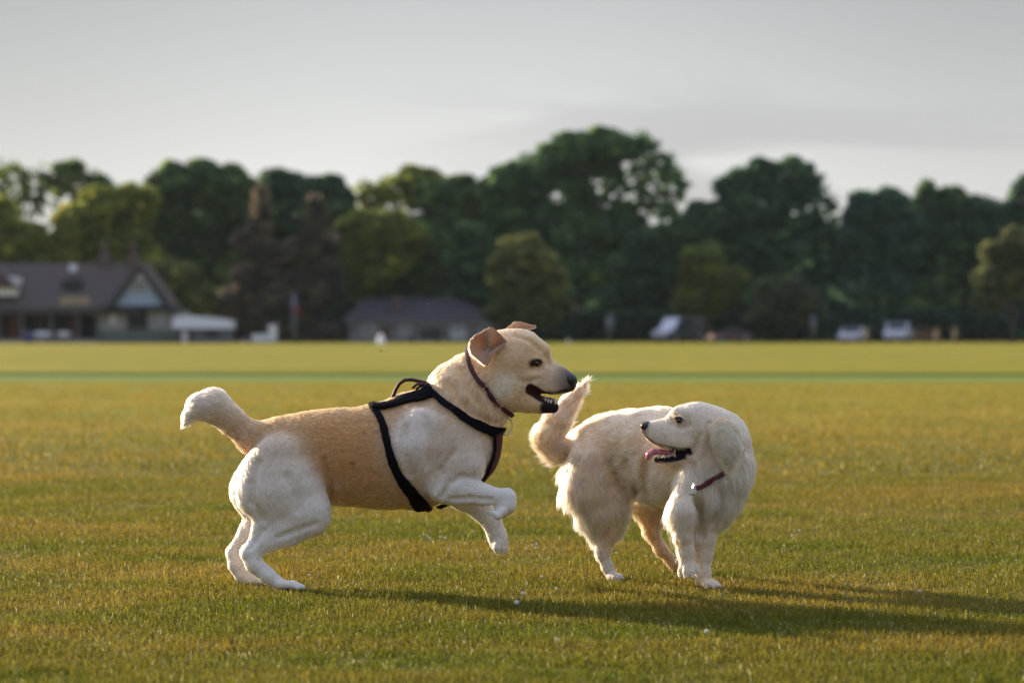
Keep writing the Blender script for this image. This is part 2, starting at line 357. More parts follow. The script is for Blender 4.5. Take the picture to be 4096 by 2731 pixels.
# ---------------------------------------------------------------- first dog: tan and white, rearing into a bound
M_skin = mat_attr('coat_skin', .9, .15, 0, .5, 220); M_hair = mat_hair('coat_hair')
M_black = mat('black_leather', (.022, .016, .02), .38, .4, 60, .25, spec=.5)
M_web = mat('black_webbing', (.0055, .0045, .006), .8, .5, 240, .4, spec=.12)
M_webred = mat('dark_red_webbing', (.07, .012, .018), .6, .4, 240, .3)
M_eye = mat('dark_eye', (.012, .006, .004), .06, .2, 30, spec=.8)
M_tongue = mat('tongue_flesh', (.50, .16, .19), .28, .2, 90, .2, spec=.6)
M_tooth = mat('tooth', (.72, .68, .55), .25, .1, 60)
M_steel = mat('steel', (.62, .60, .56), .25, .15, 60, metal=.9)
TAN = (.52, .265, .095); CR = (.76, .51, .285); WH = (.80, .73, .65); LT = (.66, .43, .23)
yc, yn, yf = 7.30, 7.215, 7.385
lab = empty('dog', P(1450, 2362, yc), 'tan and white dog in a black harness, leaping with both front paws off the ground', 'dog')
B = Body()
# trunk, from the neck back to the tail
B.chain([(1845, 1775, yc, 142), (1790, 1790, yc, 175)], .72, 40, (.68, .55, .42), .014)
B.chain([(1750, 1790, yc, 195), (1660, 1808, yc, 218)], .70, 60, (.52, .34, .18), .014)
B.chain([(1660, 1804, yc, 212), (1500, 1822, yc, 189), (1310, 1818, yc, 172), (1170, 1788, yc, 124), (1095, 1768, yc, 78)], .70, 60, TAN, .013)
B.chain([(1722, 1620, yc, 60), (1640, 1640, yc, 60)], .7, 60, TAN, .013)
B.chain([(1690, 1700, yn-.012, 60), (1650, 1790, yn-.02, 70), (1660, 1850, yn-.01, 50)], .55, 60, WH, .012)       # pale shoulder patch
B.chain([(1560, 1985, yc, 34), (1340, 1985, yc, 26)], 1.2, 40, LT, .022)                                # belly fringe
# neck
B.chain([(1958, 1520, yc, 118), (1896, 1592, yc, 136), (1834, 1692, yc, 146)], .78, 60, CR, .030)
B.chain([(1862, 1476, yc, 52), (1800, 1540, yc, 60), (1776, 1602, yc, 60)], .8, 60, CR, .03)
B.chain([(1955, 1600, yc, 80), (1952, 1655, yc, 66), (1880, 1690, yc, 70)], .9, 26, CR, .022)
# head
B.chain([(2267, 1530, yc, 38), (2240, 1523, yc, 47), (2195, 1511, yc, 59)], .78, 24, (.58, .48, .40), .004)
B.chain([(2195, 1511, yc, 58), (2130, 1470, yc, 70), (2075, 1435, yc, 104)], .80, 40, CR, .006)
B.chain([(2070, 1430, yc, 106), (2012, 1437, yc, 102), (1960, 1500, yc, 105)], .80, 50, CR, .010)
B.chain([(2166, 1402, yc-.022, 32), (2115, 1385, yc-.024, 44)], .9, 34, CR, .006); B.chain([(2166, 1402, yc+.022, 32), (2115, 1385, yc+.024, 44)], .9, 34, CR, .006)
B.chain([(2110, 1520, yc-.028, 56), (2040, 1540, yc-.020, 82)], .75, 40, CR, .012); B.chain([(2110, 1520, yc+.028, 56), (2040, 1540, yc+.020, 82)], .75, 40, CR, .012)
B.chain([(2218, 1548, yc-.014, 27), (2160, 1538, yc-.026, 27), (2120, 1520, yc-.030, 30)], .7, 18, (.62, .52, .42), .004)       # near flew
B.chain([(2218, 1548, yc+.014, 27), (2160, 1538, yc+.026, 27), (2120, 1520, yc+.030, 30)], .7, 18, (.62, .52, .42), .004)
B.chain([(2212, 1629, yc, 23), (2165, 1619, yc, 31), (2110, 1602, yc, 44), (2050, 1580, yc, 66)], 1.1, 22, CR, .009)
B.chain([(2165, 1452, yc-.036, 16), (2125, 1440, yc-.045, 20)], .7, 20, CR, .005)                      # upper lid ridge
B.sub([(2176, 1584, yc, 15), (2205, 1590, yc, 15), (2340, 1596, yc, 23)], 3.2, 5)
for s in (-1, 1): B.sub([(2122, 1556, yc+s*.062, 21), (2150, 1577, yc+s*.054, 22), (2180, 1588, yc+s*.040, 18)], 1.3, 5)
for s in (-1, 1): B.chain([(2128, 1443, yc+s*.0545, 7), (2146, 1436, yc+s*.0555, 8), (2164, 1442, yc+s*.050, 6)], 1, 4, CR, .003)
B.sub([(2146, 1452, yc-.062, 16), (2150, 1452, yc-.064, 14)], 1, 8); B.sub([(2146, 1452, yc+.062, 16), (2150, 1452, yc+.064, 14)], 1, 8)
# tail
B.chain([(1095, 1768, yc, 78), (1010, 1752, yc, 54), (925, 1680, yc, 47), (852, 1622, yc, 58), (800, 1625, yc, 48)], .85, 44, TAN, .020, c2=(.60, .50, .38), L2=.022)
B.chain([(800, 1625, yc, 48), (762, 1662, yc, 27), (738, 1696, yc, 9)], .85, 20, WH, .016)
# near hind leg
B.chain([(1120, 1850, yn+.015, 108), (1150, 1965, yn+.01, 132), (1215, 2040, yn, 102)], .52, 50, (.64, .48, .32), .015, c2=(.80, .76, .71))
B.chain([(1050, 1880, yn+.02, 80), (1050, 1970, yn+.015, 96), (1090, 2050, yn+.01, 72)], .60, 44, (.70, .58, .45), .014, c2=WH)
B.chain([(1228, 2062, yn, 88), (1150, 2120, yn, 58), (1078, 2160, yn, 37), (1005, 2206, yn, 31)], .62, 34, WH, .008)
B.chain([(1052, 2100, yn+.01, 44), (1010, 2180, yn+.01, 17), (982, 2212, yn+.01, 17)], .6, 24, WH, .010)
B.chain([(995, 2213, yn, 33), (1018, 2256, yn, 33), (1066, 2300, yn, 30), (1110, 2330, yn, 27)], .85, 20, WH, .006)
for i, (dy, dx) in enumerate(((-.034, -10), (-.013, 6), (.009, 8), (.030, -4))):
    B.chain([(1120, 2336, yn+dy*.6, 19), (1172+dx, 2337, yn+dy, 15), (1202+dx, 2349, yn+dy*1.1, 11)], 1, 5, WH, .003)
# far hind leg
B.chain([(1090, 1850, yf, 104), (1060, 1960, yf, 128), (1080, 2050, yf, 90)], .55, 50, WH, .014)
B.chain([(1075, 2060, yf, 80), (1010, 2125, yf, 48), (940, 2206, yf, 31)], .65, 30, WH, .008)
B.chain([(934, 2214, yf, 31), (948, 2258, yf, 31), (970, 2298, yf, 29), (1000, 2316, yf, 26), (1062, 2322, yf, 20)], .85, 18, WH, .006)
# near foreleg
B.chain([(1800, 1800, yn+.02, 120), (1830, 1860, yn+.01, 96), (1800, 1935, yn, 74)], .52, 46, (.66, .52, .38), .015, c2=WH)
B.chain([(1770, 1945, yn, 60), (1850, 1962, yn, 53), (1930, 1977, yn, 38), (2022, 1987, yn, 33)], .72, 30, WH, .006)
B.chain([(2028, 1990, yn, 37), (2028, 2020, yn-.002, 34), (2006, 2044, yn, 31)], .9, 14, WH, .006)
for dy in (-.026, -.009, .009, .026): B.chain([(2013, 2042, yn+dy*.7, 20), (1992, 2062, yn+dy, 17), (1974, 2052, yn+dy, 12)], 1, 4, WH, .003)
# far foreleg
B.chain([(1850, 1880, yf-.01, 90), (1850, 1975, yf, 56), (1925, 2040, yf, 36), (1968, 2090, yf, 34)], .75, 40, WH, .008)
B.chain([(1970, 2092, yf, 38), (1988, 2140, yf, 36), (1995, 2168, yf, 38)], .85, 16, WH, .009)
for dy, dx in ((-.026, -14), (-.010, 4), (.008, 12), (.024, 4)): B.chain([(1992, 2168, yf+dy*.6, 21), (2003+dx*1.2, 2190, yf+dy, 17), (2006+dx*1.3, 2205, yf+dy, 11)], 1, 4, WH, .003)
B.mark([(2262, 1515, yc), (2280, 1548, yc)], 52, (.045, .032, .038), 60)
B.mark([(2262, 1560, yc-.02), (2220, 1573, yc-.03), (2160, 1562, yc-.05)], 7, (.03, .02, .022), 9); B.mark([(2262, 1560, yc+.02), (2220, 1573, yc+.03), (2160, 1562, yc+.05)], 7, (.03, .02, .022), 8)
for dy in (-.045, -.03, 0, .03, .045):
    B.mark([(2122, 1556, yc+dy), (2166, 1584, yc+dy), (2205, 1594, yc+dy)], 24, (.040, .014, .016), 7)
    B.mark([(2190, 1632, yc+dy*.7), (2232, 1628, yc+dy*.7)], 30, (.025, .016, .02), 16)
for s in (-1, 1):
    B.mark([(2132, 1454, yc+s*.062), (2156, 1450, yc+s*.054)], 17, (.035, .018, .014), 14)
B.mark([(2030, 1530, yc-.07), (2000, 1570, yc-.07)], 36, (.80, .66, .48), 50, bare=False)
B.mark([(2004, 2212, yf), (1985, 2212, yf-.01)], 14, (.05, .02, .02), 12)
B.mark([(1962, 2035, yn)], 15, (.16, .07, .05), 12)
for pts, r_, dp in (([(1052, 2118), (1020, 2168), (1004, 2192)], 9, 6), ([(1040, 2240), (1075, 2285)], 9, 3), ([(1030, 1850), (1008, 1930), (1008, 2010), (1050, 2080)], 18, 9), ([(1296, 1840), (1320, 1930), (1332, 2005)], 16, 8), ([(1265, 2095), (1190, 2120), (1110, 2150)], 12, 5), ([(1150, 1900), (1180, 1980), (1190, 2040)], 26, 5),
    ([(1772, 1985), (1800, 1930), (1845, 1905), (1888, 1908)], 13, 7), ([(1735, 1960), (1765, 1880), (1815, 1800)], 16, 6), ([(1800, 1996), (1880, 1992), (1965, 2000)], 10, 4), ([(1905, 1650), (1960, 1688), (2005, 1690)], 14, 8), ([(1940, 1545), (1965, 1590), (1998, 1625)], 16, 9),
    ([(1845, 1470), (1872, 1545), (1925, 1625)], 18, 7), ([(1800, 1520), (1830, 1590), (1880, 1650)], 18, 6), ([(2078, 1520), (2115, 1528), (2150, 1514)], 9, 4), ([(2060, 1342), (2120, 1362), (2162, 1400)], 8, 3), ([(2125, 1480), (2160, 1478), (2180, 1462)], 12, 4), ([(2188, 1425), (2200, 1452)], 16, 4),
    ([(1700, 1660), (1725, 1760), (1715, 1860)], 22, 6), ([(1620, 1700), (1610, 1800), (1640, 1900)], 24, 5)): B.groove(pts, r_, dp*1.25, 13)
V, Q = B.mesh(.0036, .0003); C, L, _ = B.attrs(V, .020)
body = npmesh('body', V, Q, None, C, M_skin, lab)
girth_px = [(1497, 1632), (1510, 1640), (1533, 1668), (1552, 1740), (1573, 1823), (1596, 1885), (1625, 1930), (1662, 1975), (1697, 2036)]
neck_px = [(1712, 1556), (1738, 1568), (1768, 1602), (1823, 1634), (1873, 1676), (1931, 1703), (1985, 1730), (2016, 1722)]
gl = girth(B, girth_px, yc); nl = girth(B, neck_px, yc)
cl = girth(B, [(1872, 1398), (1876, 1440), (1892, 1487), (1919, 1529), (1944, 1563), (1968, 1594), (1995, 1620), (2040, 1650)], yc)
front_px = [(1985, 1728, yc-.045), (1990, 1760, yc-.04), (1992, 1795, yc-.035), (1974, 1830, yc-.03), (1948, 1862, yc-.02), (1905, 1905, yc), (1830, 1960, yc), (1740, 2010, yc)]
spine_px = [(1500, 1640, yc-.04), (1545, 1640, yc-.05), (1590, 1624, yc-.05), (1635, 1592, yc-.05), (1690, 1580, yc-.045), (1738, 1572, yc-.04)]
fl = resample([P(*p) for p in front_px], 24); sp = resample([P(*p) for p in spine_px], 18)
gw = np.interp(gl[:, 2], [P(0, 2010, yc)[2], P(0, 1900, yc)[2], P(0, 1700, yc)[2]], [.050, .030, .022])
ribbon('harness_girth_strap', B, gl, gw, M_web, lab, True, .007, .004)
ribbon('harness_neck_strap', B, nl, np.interp(nl[:, 0], [-.2, -.06], [.020, .032]), M_web, lab, True, .010, .004)
_, fX = ribbon('harness_chest_strap', B, fl, .034, M_web, lab, False, .007, .005)
ribbon('harness_chest_edging', B, fX+B.grad(fX)*.001+np.array((.006, .0, -.004)), .032, M_webred, lab, False, .006, .003, project=False)
ribbon('harness_back_pad', B, sp, np.interp(np.linspace(0, 1, 18), [0, .35, .6, 1], [.022, .030, .040, .038]), M_web, lab, False, .006, .008)
ribbon('collar', B, cl, .014, M_webred, lab, True, .012, .003)
h = MB(); h.tube([P(x, y, yc-.008) for x, y in ((1563, 1606), (1572, 1585), (1583, 1558), (1598, 1534), (1618, 1520), (1645, 1518), (1680, 1525), (1712, 1532), (1736, 1545))], .0056, 8); h.build('harness_handle', M_webred, lab, True)
r = MB()
for (x, y, dx, dy) in ((1505, 1622, 14, -5),): r.tube([P(x-dx, y+3, yc-.02), P(x, y+dy*.4, yc-.022), P(x+dx, y+dy, yc-.02)], .004, 6)
r.build('harness_buckle', M_steel, lab, True); r = MB(); r.tube([P(1515, 1616, yc-.03), P(1527, 1610, yc-.032), P(1541, 1606, yc-.03)], .004, 6)
r.build('harness_buckle', M_steel, lab, True)
for k in range(6):
    w_ = MB(); x0 = 1650+k*15; y0 = 1545+(k % 3)*5
    w_.tube([P(x0, y0+8, yc-.035), P(x0+18, y0-9, yc-.03), P(x0+44, y0-10+(k % 2)*12, yc-.026), P(x0+66, y0+2, yc-.02)], .004, 6); w_.build('harness_loose_strap', M_web if k % 2 else M_webred, lab, True)
rg = MB(); cx, cy = 2026, 1706
rg.tube([P(cx+24*math.cos(a)*(1 if math.sin(a) < 0 else .95), cy+33*math.sin(a)-(5*math.cos(a)), yc-.005+.006*math.cos(a)) for a in np.linspace(-2.2, 2.4, 18)], .0022, 6)
rg.build('harness_ring', M_steel, lab, True)
tb = MB(); tb.tube([P(1700, 2034, yc-.02), P(1712, 2043, yc-.02), P(1726, 2040, yc-.02)], [.004, .005, .002], 6); tb.build('harness_tag', M_webred, lab, True)
strap_pts = np.concatenate([gl, nl, fX, sp]); strap_w = np.concatenate([gw*.5, np.full(len(nl), .017), np.full(len(fX), .016), np.full(len(sp), .032)])
cXp = B.project(cl, 0); strap_pts = np.concatenate([B.project(strap_pts, 0), cXp]); strap_w = np.concatenate([strap_w, np.full(len(cXp), .006)])
kd = kdtree.KDTree(len(strap_pts))
for i, p in enumerate(strap_pts): kd.insert(p, i)
kd.balance()
def under_strap(X):
    o = np.zeros(len(X), bool)
    for i, p in enumerate(X):
        _, j, d = kd.find(p); o[i] = d < strap_w[j]*.82
    return o
fur('coat_fur', V, Q, lambda X: B.attrs(X, .020), 170000, M_hair, body, .00036, .22, .45, 9000, .08, .12, .15, skip=under_strap, npt=4, guard=.07)
# nose
N_ = Body(); N_.chain([(2285, 1520, yc-.012, 24), (2285, 1520, yc+.012, 24)], 1, 14); N_.chain([(2262, 1520, yc, 37), (2277, 1541, yc, 27)], .9, 14)
N_.sub([(2304, 1531, yc-.015, 6), (2292, 1533, yc-.018, 5)], 1, 4); N_.sub([(2304, 1531, yc+.015, 6), (2292, 1533, yc+.018, 5)], 1, 4)
nv, nq = N_.mesh(.0015); npmesh('nose', nv, nq, None, None, M_black, lab)
for s in (-1, 1):
    e = P(2146, 1452, yc+s*.0465); ball('eye', e, .0112, M_eye, lab)
T_ = Body(); T_.chain([(2120, 1585, yc, 12), (2165, 1598, yc, 14), (2200, 1603, yc, 12), (2216, 1604, yc, 9)], 1.7, 10)
tv, tq = T_.mesh(.002); npmesh('tongue', tv, tq, None, None, mat('tongue_dusky', (.30, .13, .13), .3, .3, 90, .2, spec=.7), lab)
for (x, y, dy, hh) in ((2221, 1611, -.016, 20), (2226, 1611, -.006, 9), (2227, 1611, .004, 9), (2221, 1611, .014, 20), (2203, 1607, -.02, 9), (2192, 1604, -.021, 9), (2181, 1600, -.022, 10)):
    t = MB(); t.tube([P(x, y+6, yc+dy), P(x+1, y-hh*.5, yc+dy), P(x+3, y-hh, yc+dy)], [.0035, .0026, .0006], 6); t.build('tooth', M_tooth, lab, True)
# ears: thin folded flaps
M_ear = mat_attr('ear_flap', .8, .2, .30)
def ring_sheet(name, outline, centre, depth, inner, outer, nr=7):
    o = np.array([P(*p) for p in outline]); o = resample(np.vstack([o, o[:1]]), 49)[:-1]; c = P(*centre); rings = []
    ang = np.linspace(0, 2*np.pi, len(o), endpoint=False)
    for s_ in [1, .93, .8, .62, .44, .26, .1, .01]:
        q = c*(1-s_)+o*s_; q[:, 1] += depth*(1-s_**1.6)*(1+.45*np.cos(2*ang+.9))-.010*np.exp(-((ang-1.35)/.25)**2)*s_*(1-s_)*4; rings.append(q)
    return sheet(name, rings, M_ear, lab, -.0035, inner, outer)
en = yc-.088
e1, ev, eq = ring_sheet('ear', [(2026, 1366, en+.012), (1992, 1328, en+.006), (1974, 1312, en-.004), (1958, 1305, en-.008), (1942, 1318, en-.006), (1924, 1332, en-.004), (1900, 1343, en-.004), (1883, 1362, en-.004), (1877, 1389, en-.006), (1884, 1414, en-.004),
    (1908, 1433, en-.006), (1926, 1449, en-.006), (1944, 1463, en-.002), (1957, 1440, en-.004), (1966, 1416, en-.014), (1990, 1396, en-.002)], (1958, 1390, en-.006), .030, (.50, .33, .23), (.66, .47, .32))
def ear_attr(c, L): return lambda X: (np.tile(c, (len(X), 1)), np.full(len(X), L), np.tile((-.5, 0, -.6), (len(X), 1)))
fur('ear_fur', ev, eq, ear_attr((.66, .46, .31), .008), 12000, M_hair, e1, .0002, .3, 0, npt=3)
ef = yc+.05
e2, ev, eq = ring_sheet('ear', [(2004, 1330, ef-.02), (2030, 1308, ef-.01), (2055, 1290, ef), (2078, 1285, ef), (2100, 1291, ef), (2125, 1299, ef), (2142, 1299, ef), (2147, 1308, ef+.002), (2128, 1316, ef+.002), (2100, 1328, ef), (2070, 1336, ef-.02), (2030, 1340, ef-.03)], (2066, 1315, ef), .012, (.62, .46, .34), (.62, .46, .34))
fur('ear_fur', ev, eq, ear_attr((.66, .48, .34), .005), 4000, M_hair, e2, .0002, .3, 0, npt=3)
# ---------------------------------------------------------------- second dog: long cream coat, looking back
gold = empty('dog', P(2600, 2355, 7.35), 'cream long-haired dog turning its head back towards the leaping dog, one front paw lifted', 'dog')
GC = (.77, .555, .37); GW = (.79, .64, .48); GD = (.66, .40, .20)
G = Body()
G.chain([(2865, 1830, 7.27, 112), (2780, 1830, 7.32, 140), (2640, 1790, 7.42, 146), (2520, 1785, 7.49, 135), (2420, 1785, 7.54, 112), (2345, 1790, 7.57, 78)], .78, 60, GC, .034)
G.chain([(2860, 1900, 7.26, 138), (2838, 1985, 7.26, 116), (2818, 2070, 7.27, 66)], .85, 60, GW, .038)          # chest, head end down
G.chain([(2720, 1900, 7.34, 130), (2620, 1900, 7.43, 100), (2570, 1920, 7.47, 74)], .85, 60, GC, .036)          # ribs and belly
G.chain([(2820, 1740, 7.24, 86), (2870, 1760, 7.25, 108), (2890, 1850, 7.27, 116)], .85, 50, GW, .030)          # neck
G.chain([(2775, 1800, 7.23, 50), (2800, 1880, 7.24, 72), (2800, 1960, 7.24, 92)], .9, 40, GW, .034)           # throat
# head (nose to nape)
hy = 7.225
G.chain([(2590, 1720, hy, 29), (2625, 1730, hy, 44), (2675, 1739, hy, 56)], .80, 22, GW, .004)
G.chain([(2675, 1737, hy, 53), (2740, 1738, hy, 62), (2800, 1745, hy, 82)], .85, 36, GW, .007)
G.chain([(2718, 1672, hy, 46), (2775, 1688, hy, 76), (2850, 1708, hy+.005, 82)], .82, 36, GW, .010)
G.chain([(2648, 1762, hy-.012, 24), (2700, 1768, hy-.025, 27), (2752, 1778, hy-.034, 34)], .7, 18, GW, .006); G.chain([(2648, 1762, hy+.012, 24), (2700, 1768, hy+.025, 27), (2752, 1778, hy+.034, 34)], .7, 18, GW, .006)
G.chain([(2712, 1652, hy-.026, 22), (2740, 1655, hy-.036, 24)], .8, 22, GW, .006); G.chain([(2712, 1652, hy+.026, 22), (2740, 1655, hy+.036, 24)], .8, 22, GW, .006)
G.chain([(2628, 1839, hy, 13), (2670, 1839, hy, 20), (2730, 1826, hy, 29), (2790, 1800, hy, 48)], 1.2, 20, GC, .010)
for s in (-1, 1): G.sub([(2748, 1804, hy+s*.050, 9), (2705, 1806, hy+s*.042, 12), (2670, 1808, hy+s*.032, 12)], 1.2, 4)
G.sub([(2680, 1808, hy, 9), (2655, 1808, hy, 12), (2600, 1800, hy, 26), (2560, 1795, hy, 36)], 3.2, 5)
for s in (-1, 1): G.chain([(2702, 1673, hy+s*.0465, 6), (2718, 1669, hy+s*.052, 7), (2734, 1678, hy+s*.054, 6)], 1, 4, GW, .003)
G.sub([(2715, 1681, hy-.058, 14), (2719, 1682, hy-.058, 14)], 1, 8); G.sub([(2715, 1681, hy+.058, 14), (2719, 1682, hy+.058, 14)], 1, 8)
# ears
G.chain([(2880, 1680, hy+.062, 26), (2900, 1750, hy+.075, 40), (2915, 1840, hy+.075, 14)], .35, 8, GC, .018)
# tail
G.chain([(2345, 1800, 7.57, 60), (2280, 1803, 7.56, 46), (2222, 1795, 7.54, 54), (2192, 1752, 7.53, 58), (2225, 1690, 7.53, 52), (2275, 1622, 7.53, 36), (2315, 1566, 7.53, 19), (2345, 1528, 7.53, 6)], .62, 18, (.73, .53, .35), .036, L2=.034)
# near hind leg
gy = 7.47
G.chain([(2375, 1850, gy, 96), (2352, 1950, gy-.005, 92), (2420, 2045, gy, 92), (2434, 2105, gy, 52)], .62, 46, GC, .036, L2=.028)
G.chain([(2305, 1880, gy+.02, 50), (2300, 1960, gy+.02, 44), (2350, 2060, gy+.02, 40), (2390, 2150, gy+.01, 26)], .8, 30, (.76, .63, .48), .052, L2=.040)
G.chain([(2430, 2110, gy, 46), (2412, 2180, gy, 30), (2405, 2215, gy, 23)], .8, 22, GC, .014)
G.chain([(2408, 2210, gy, 24), (2428, 2265, gy, 23), (2446, 2302, gy, 21)], .85, 16, (.70, .60, .52), .009)
for dy, dx in ((-.026, -10), (-.010, 4), (.008, 6), (.024, -4)): G.chain([(2446, 2308, gy+dy*.6, 17), (2470+dx, 2312, gy+dy, 15), (2484+dx, 2322, gy+dy, 10)], 1, 8, (.70, .60, .52), .006)
# far hind leg
fy = 7.64
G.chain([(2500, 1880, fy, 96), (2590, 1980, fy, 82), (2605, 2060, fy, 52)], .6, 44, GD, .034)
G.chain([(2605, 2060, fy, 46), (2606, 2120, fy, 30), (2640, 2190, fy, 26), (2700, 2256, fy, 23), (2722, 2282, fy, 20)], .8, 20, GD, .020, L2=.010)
# near foreleg, lifted
ny = 7.185
G.chain([(2762, 1960, ny+.03, 66), (2726, 2050, ny-.01, 54), (2728, 2130, ny-.015, 39)], .8, 40, GW, .024)
G.chain([(2732, 2130, ny, 42), (2746, 2205, ny, 31), (2752, 2255, ny, 30)], .85, 18, GW, .012)
G.chain([(2705, 2050, ny+.02, 34), (2708, 2130, ny+.02, 18), (2722, 2200, ny+.02, 12)], .8, 20, GC, .050, L2=.040)
for k, (dx, dy) in enumerate(((-30, .004), (-11, -.014), (11, -.014), (31, .004))):
    G.chain([(2754+dx*.6, 2256, ny+dy*.5, 17), (2757+dx*1.1, 2286, ny+dy-.004, 15), (2758+dx*1.15, 2309-abs(dx)*.25, ny+dy-.008, 11)], 1, 3.5, GW, .003)
# planted foreleg
py_ = 7.245
G.chain([(2830, 2060, py_, 62), (2820, 2150, py_, 40), (2818, 2210, py_, 29), (2812, 2290, py_, 26), (2812, 2325, py_, 29)], .85, 30, GW, .012, L2=.007)
for dx, dy in ((66, .012), (58, -.008), (36, -.026), (8, -.034)): G.chain([(2818, 2330, py_+dy*.4, 20), (2818+dx*.6, 2337, py_+dy*.8, 16), (2818+dx, 2350, py_+dy, 10)], 1, 4, GW, .003)
G.mark([(2588, 1706, hy), (2580, 1722, hy)], 22, (.06, .035, .05), 20)
G.mark([(2590, 1748, hy-.012), (2620, 1776, hy-.02), (2700, 1792, hy-.04), (2756, 1803, hy-.05)], 4.5, (.035, .02, .025), 8)
for dy in (-.05, -.03, 0, .03, .05):
    G.mark([(2757, 1806, hy+dy), (2705, 1808, hy+dy), (2655, 1812, hy+dy)], 16, (.014, .010, .014), 6)
    G.mark([(2735, 1824, hy+dy*.9), (2680, 1836, hy+dy*.8), (2622, 1838, hy+dy*.6)], 15, (.016, .011, .015), 6)
for s in (-1, 1): G.mark([(2706, 1676, hy+s*.050), (2728, 1686, hy+s*.060)], 14, (.10, .04, .035), 9)
for x_, y_ in ((2640, 1748), (2652, 1756), (2634, 1760), (2660, 1744), (2646, 1768), (2624, 1752)): G.mark([(x_, y_, hy-.038)], 4, (.16, .10, .09), 4)
for x in (2728, 2750, 2768, 2788): G.mark([(x, 2314, ny-.02)], 7, (.05, .02, .02), 6)
for pts, r_, dp in (([(2585, 1850), (2572, 1920), (2590, 1985)], 34, 22), ([(2500, 1860), (2540, 1930), (2560, 2000)], 26, 10), ([(2838, 1700), (2850, 1770), (2880, 1850), (2905, 1885)], 14, 10), ([(2950, 1720), (2966, 1790), (2940, 1870)], 14, 9), ([(2765, 1860), (2790, 1925)], 22, 9),
    ([(2800, 2140), (2788, 2070), (2800, 1990)], 26, 20), ([(2880, 1930), (2900, 2010), (2860, 2090)], 26, 6), ([(2310, 1830), (2330, 1790), (2330, 1750)], 20, 8), ([(2690, 1700), (2730, 1712), (2760, 1700)], 12, 4), ([(2770, 1820), (2790, 1780), (2800, 1740)], 14, 5), ([(2685, 1668), (2690, 1690)], 14, 4)): G.groove(pts, r_, dp)
G.mark([(2575, 1960, 7.42), (2590, 2010, 7.45)], 34, (.52, .34, .18), 40, bare=False)  # browner coat at the flank fold, with the fold's shade painted in
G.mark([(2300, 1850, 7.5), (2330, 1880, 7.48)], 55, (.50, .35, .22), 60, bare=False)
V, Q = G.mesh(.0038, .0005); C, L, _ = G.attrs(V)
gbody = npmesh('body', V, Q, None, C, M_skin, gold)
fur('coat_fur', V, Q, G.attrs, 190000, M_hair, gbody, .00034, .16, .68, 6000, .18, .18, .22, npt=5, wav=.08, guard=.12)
# drop ears: thick folded flaps hanging outside the cheek fur
def drop_ear(outl, cen, depth, parent, ny_=1):
    o = np.array([P(*p) for p in outl]); o = resample(np.vstack([o, o[:1]]), 49)[:-1]; c = P(*cen); rings = []
    for s_ in [1, .95, .85, .68, .48, .26, .01]:
        q = c*(1-s_)+o*s_; q[:, 1] -= depth*(1-s_**2.2); rings.append(q)
    e_, ev, eq = sheet('ear', rings, M_skin, parent, -.010*ny_, (.72, .48, .30), (.72, .48, .30))
    fur('ear_fur', ev, eq, lambda X: (np.tile((.78, .50, .28), (len(X), 1)), np.full(len(X), .028), np.tile((.25, 0, -1), (len(X), 1))), 16000, M_hair, e_, .00034, .20, .75, 320, .22, .32, .16, npt=5, wav=.12, guard=.1)
drop_ear([(2846, 1700, hy-.066), (2870, 1678, hy-.060), (2910, 1676, hy-.058), (2938, 1706, hy-.064), (2948, 1755, hy-.078), (2948, 1790, hy-.086), (2940, 1828, hy-.092), (2930, 1856, hy-.096), (2922, 1872, hy-.098), (2902, 1852, hy-.098), (2882, 1822, hy-.096), (2868, 1784, hy-.090), (2854, 1738, hy-.080)], (2904, 1765, hy-.084), .014, gold)
N_ = Body(); N_.chain([(2577, 1704, hy-.010, 15), (2577, 1704, hy+.010, 15)], 1, 10); N_.chain([(2592, 1706, hy, 22), (2584, 1725, hy, 18)], .9, 10)
N_.sub([(2563, 1712, hy-.013, 5), (2572, 1714, hy-.015, 4)], 1, 3); N_.sub([(2563, 1712, hy+.013, 5), (2572, 1714, hy+.015, 4)], 1, 3)
nv, nq = N_.mesh(.0015); npmesh('nose', nv, nq, None, None, M_black, gold)
for s in (-1, 1): ball('eye', P(2716, 1681, hy+s*.0455), .0095, M_eye, gold)
T_ = Body(); T_.chain([(2730, 1815, hy, 7), (2680, 1812, hy, 10), (2640, 1806, hy, 11), (2612, 1806, hy-.004, 12), (2596, 1818, hy-.008, 13), (2592, 1829, hy-.008, 10)], 1.6, 8)
tv, tq = T_.mesh(.002); npmesh('tongue', tv, tq, None, None, M_tongue, gold)
for (x, y, dy, hh) in ((2700, 1794, -.030, -15), (2684, 1793, -.028, -8), (2715, 1796, -.032, -8), (2660, 1826, -.018, 4), (2674, 1824, -.02, 5), (2700, 1821, -.022, 6), (2632, 1828, -.012, 15)):
    t = MB(); t.tube([P(x, y+(6 if hh > 0 else -6), hy+dy), P(x, y-hh*.5, hy+dy), P(x, y-hh, hy+dy)], [.003, .0024, .0006], 6); t.build('tooth', M_tooth, gold, True)
cp = resample([P(2972, 1795, 7.2), P(2960, 1838, 7.17), P(2938, 1872, 7.14), P(2895, 1902, 7.12), P(2850, 1926, 7.12), P(2810, 1944, 7.13), P(2785, 1950, 7.16)], 26)
ribbon('collar', G, cp, .015, mat('red_collar', (.10, .008, .016), .55, .3, 200, .3), gold, False, .005, .003)
tg = MB(); tg.tube([P(2775, 1935, 7.125), P(2772, 1950, 7.122), P(2776, 1962, 7.12)], .002, 6); a = [P(2766, 1962, 7.12), P(2788, 1958, 7.118), P(2783, 1974, 7.118), P(2772, 1980, 7.12), P(2752, 1977, 7.12)]
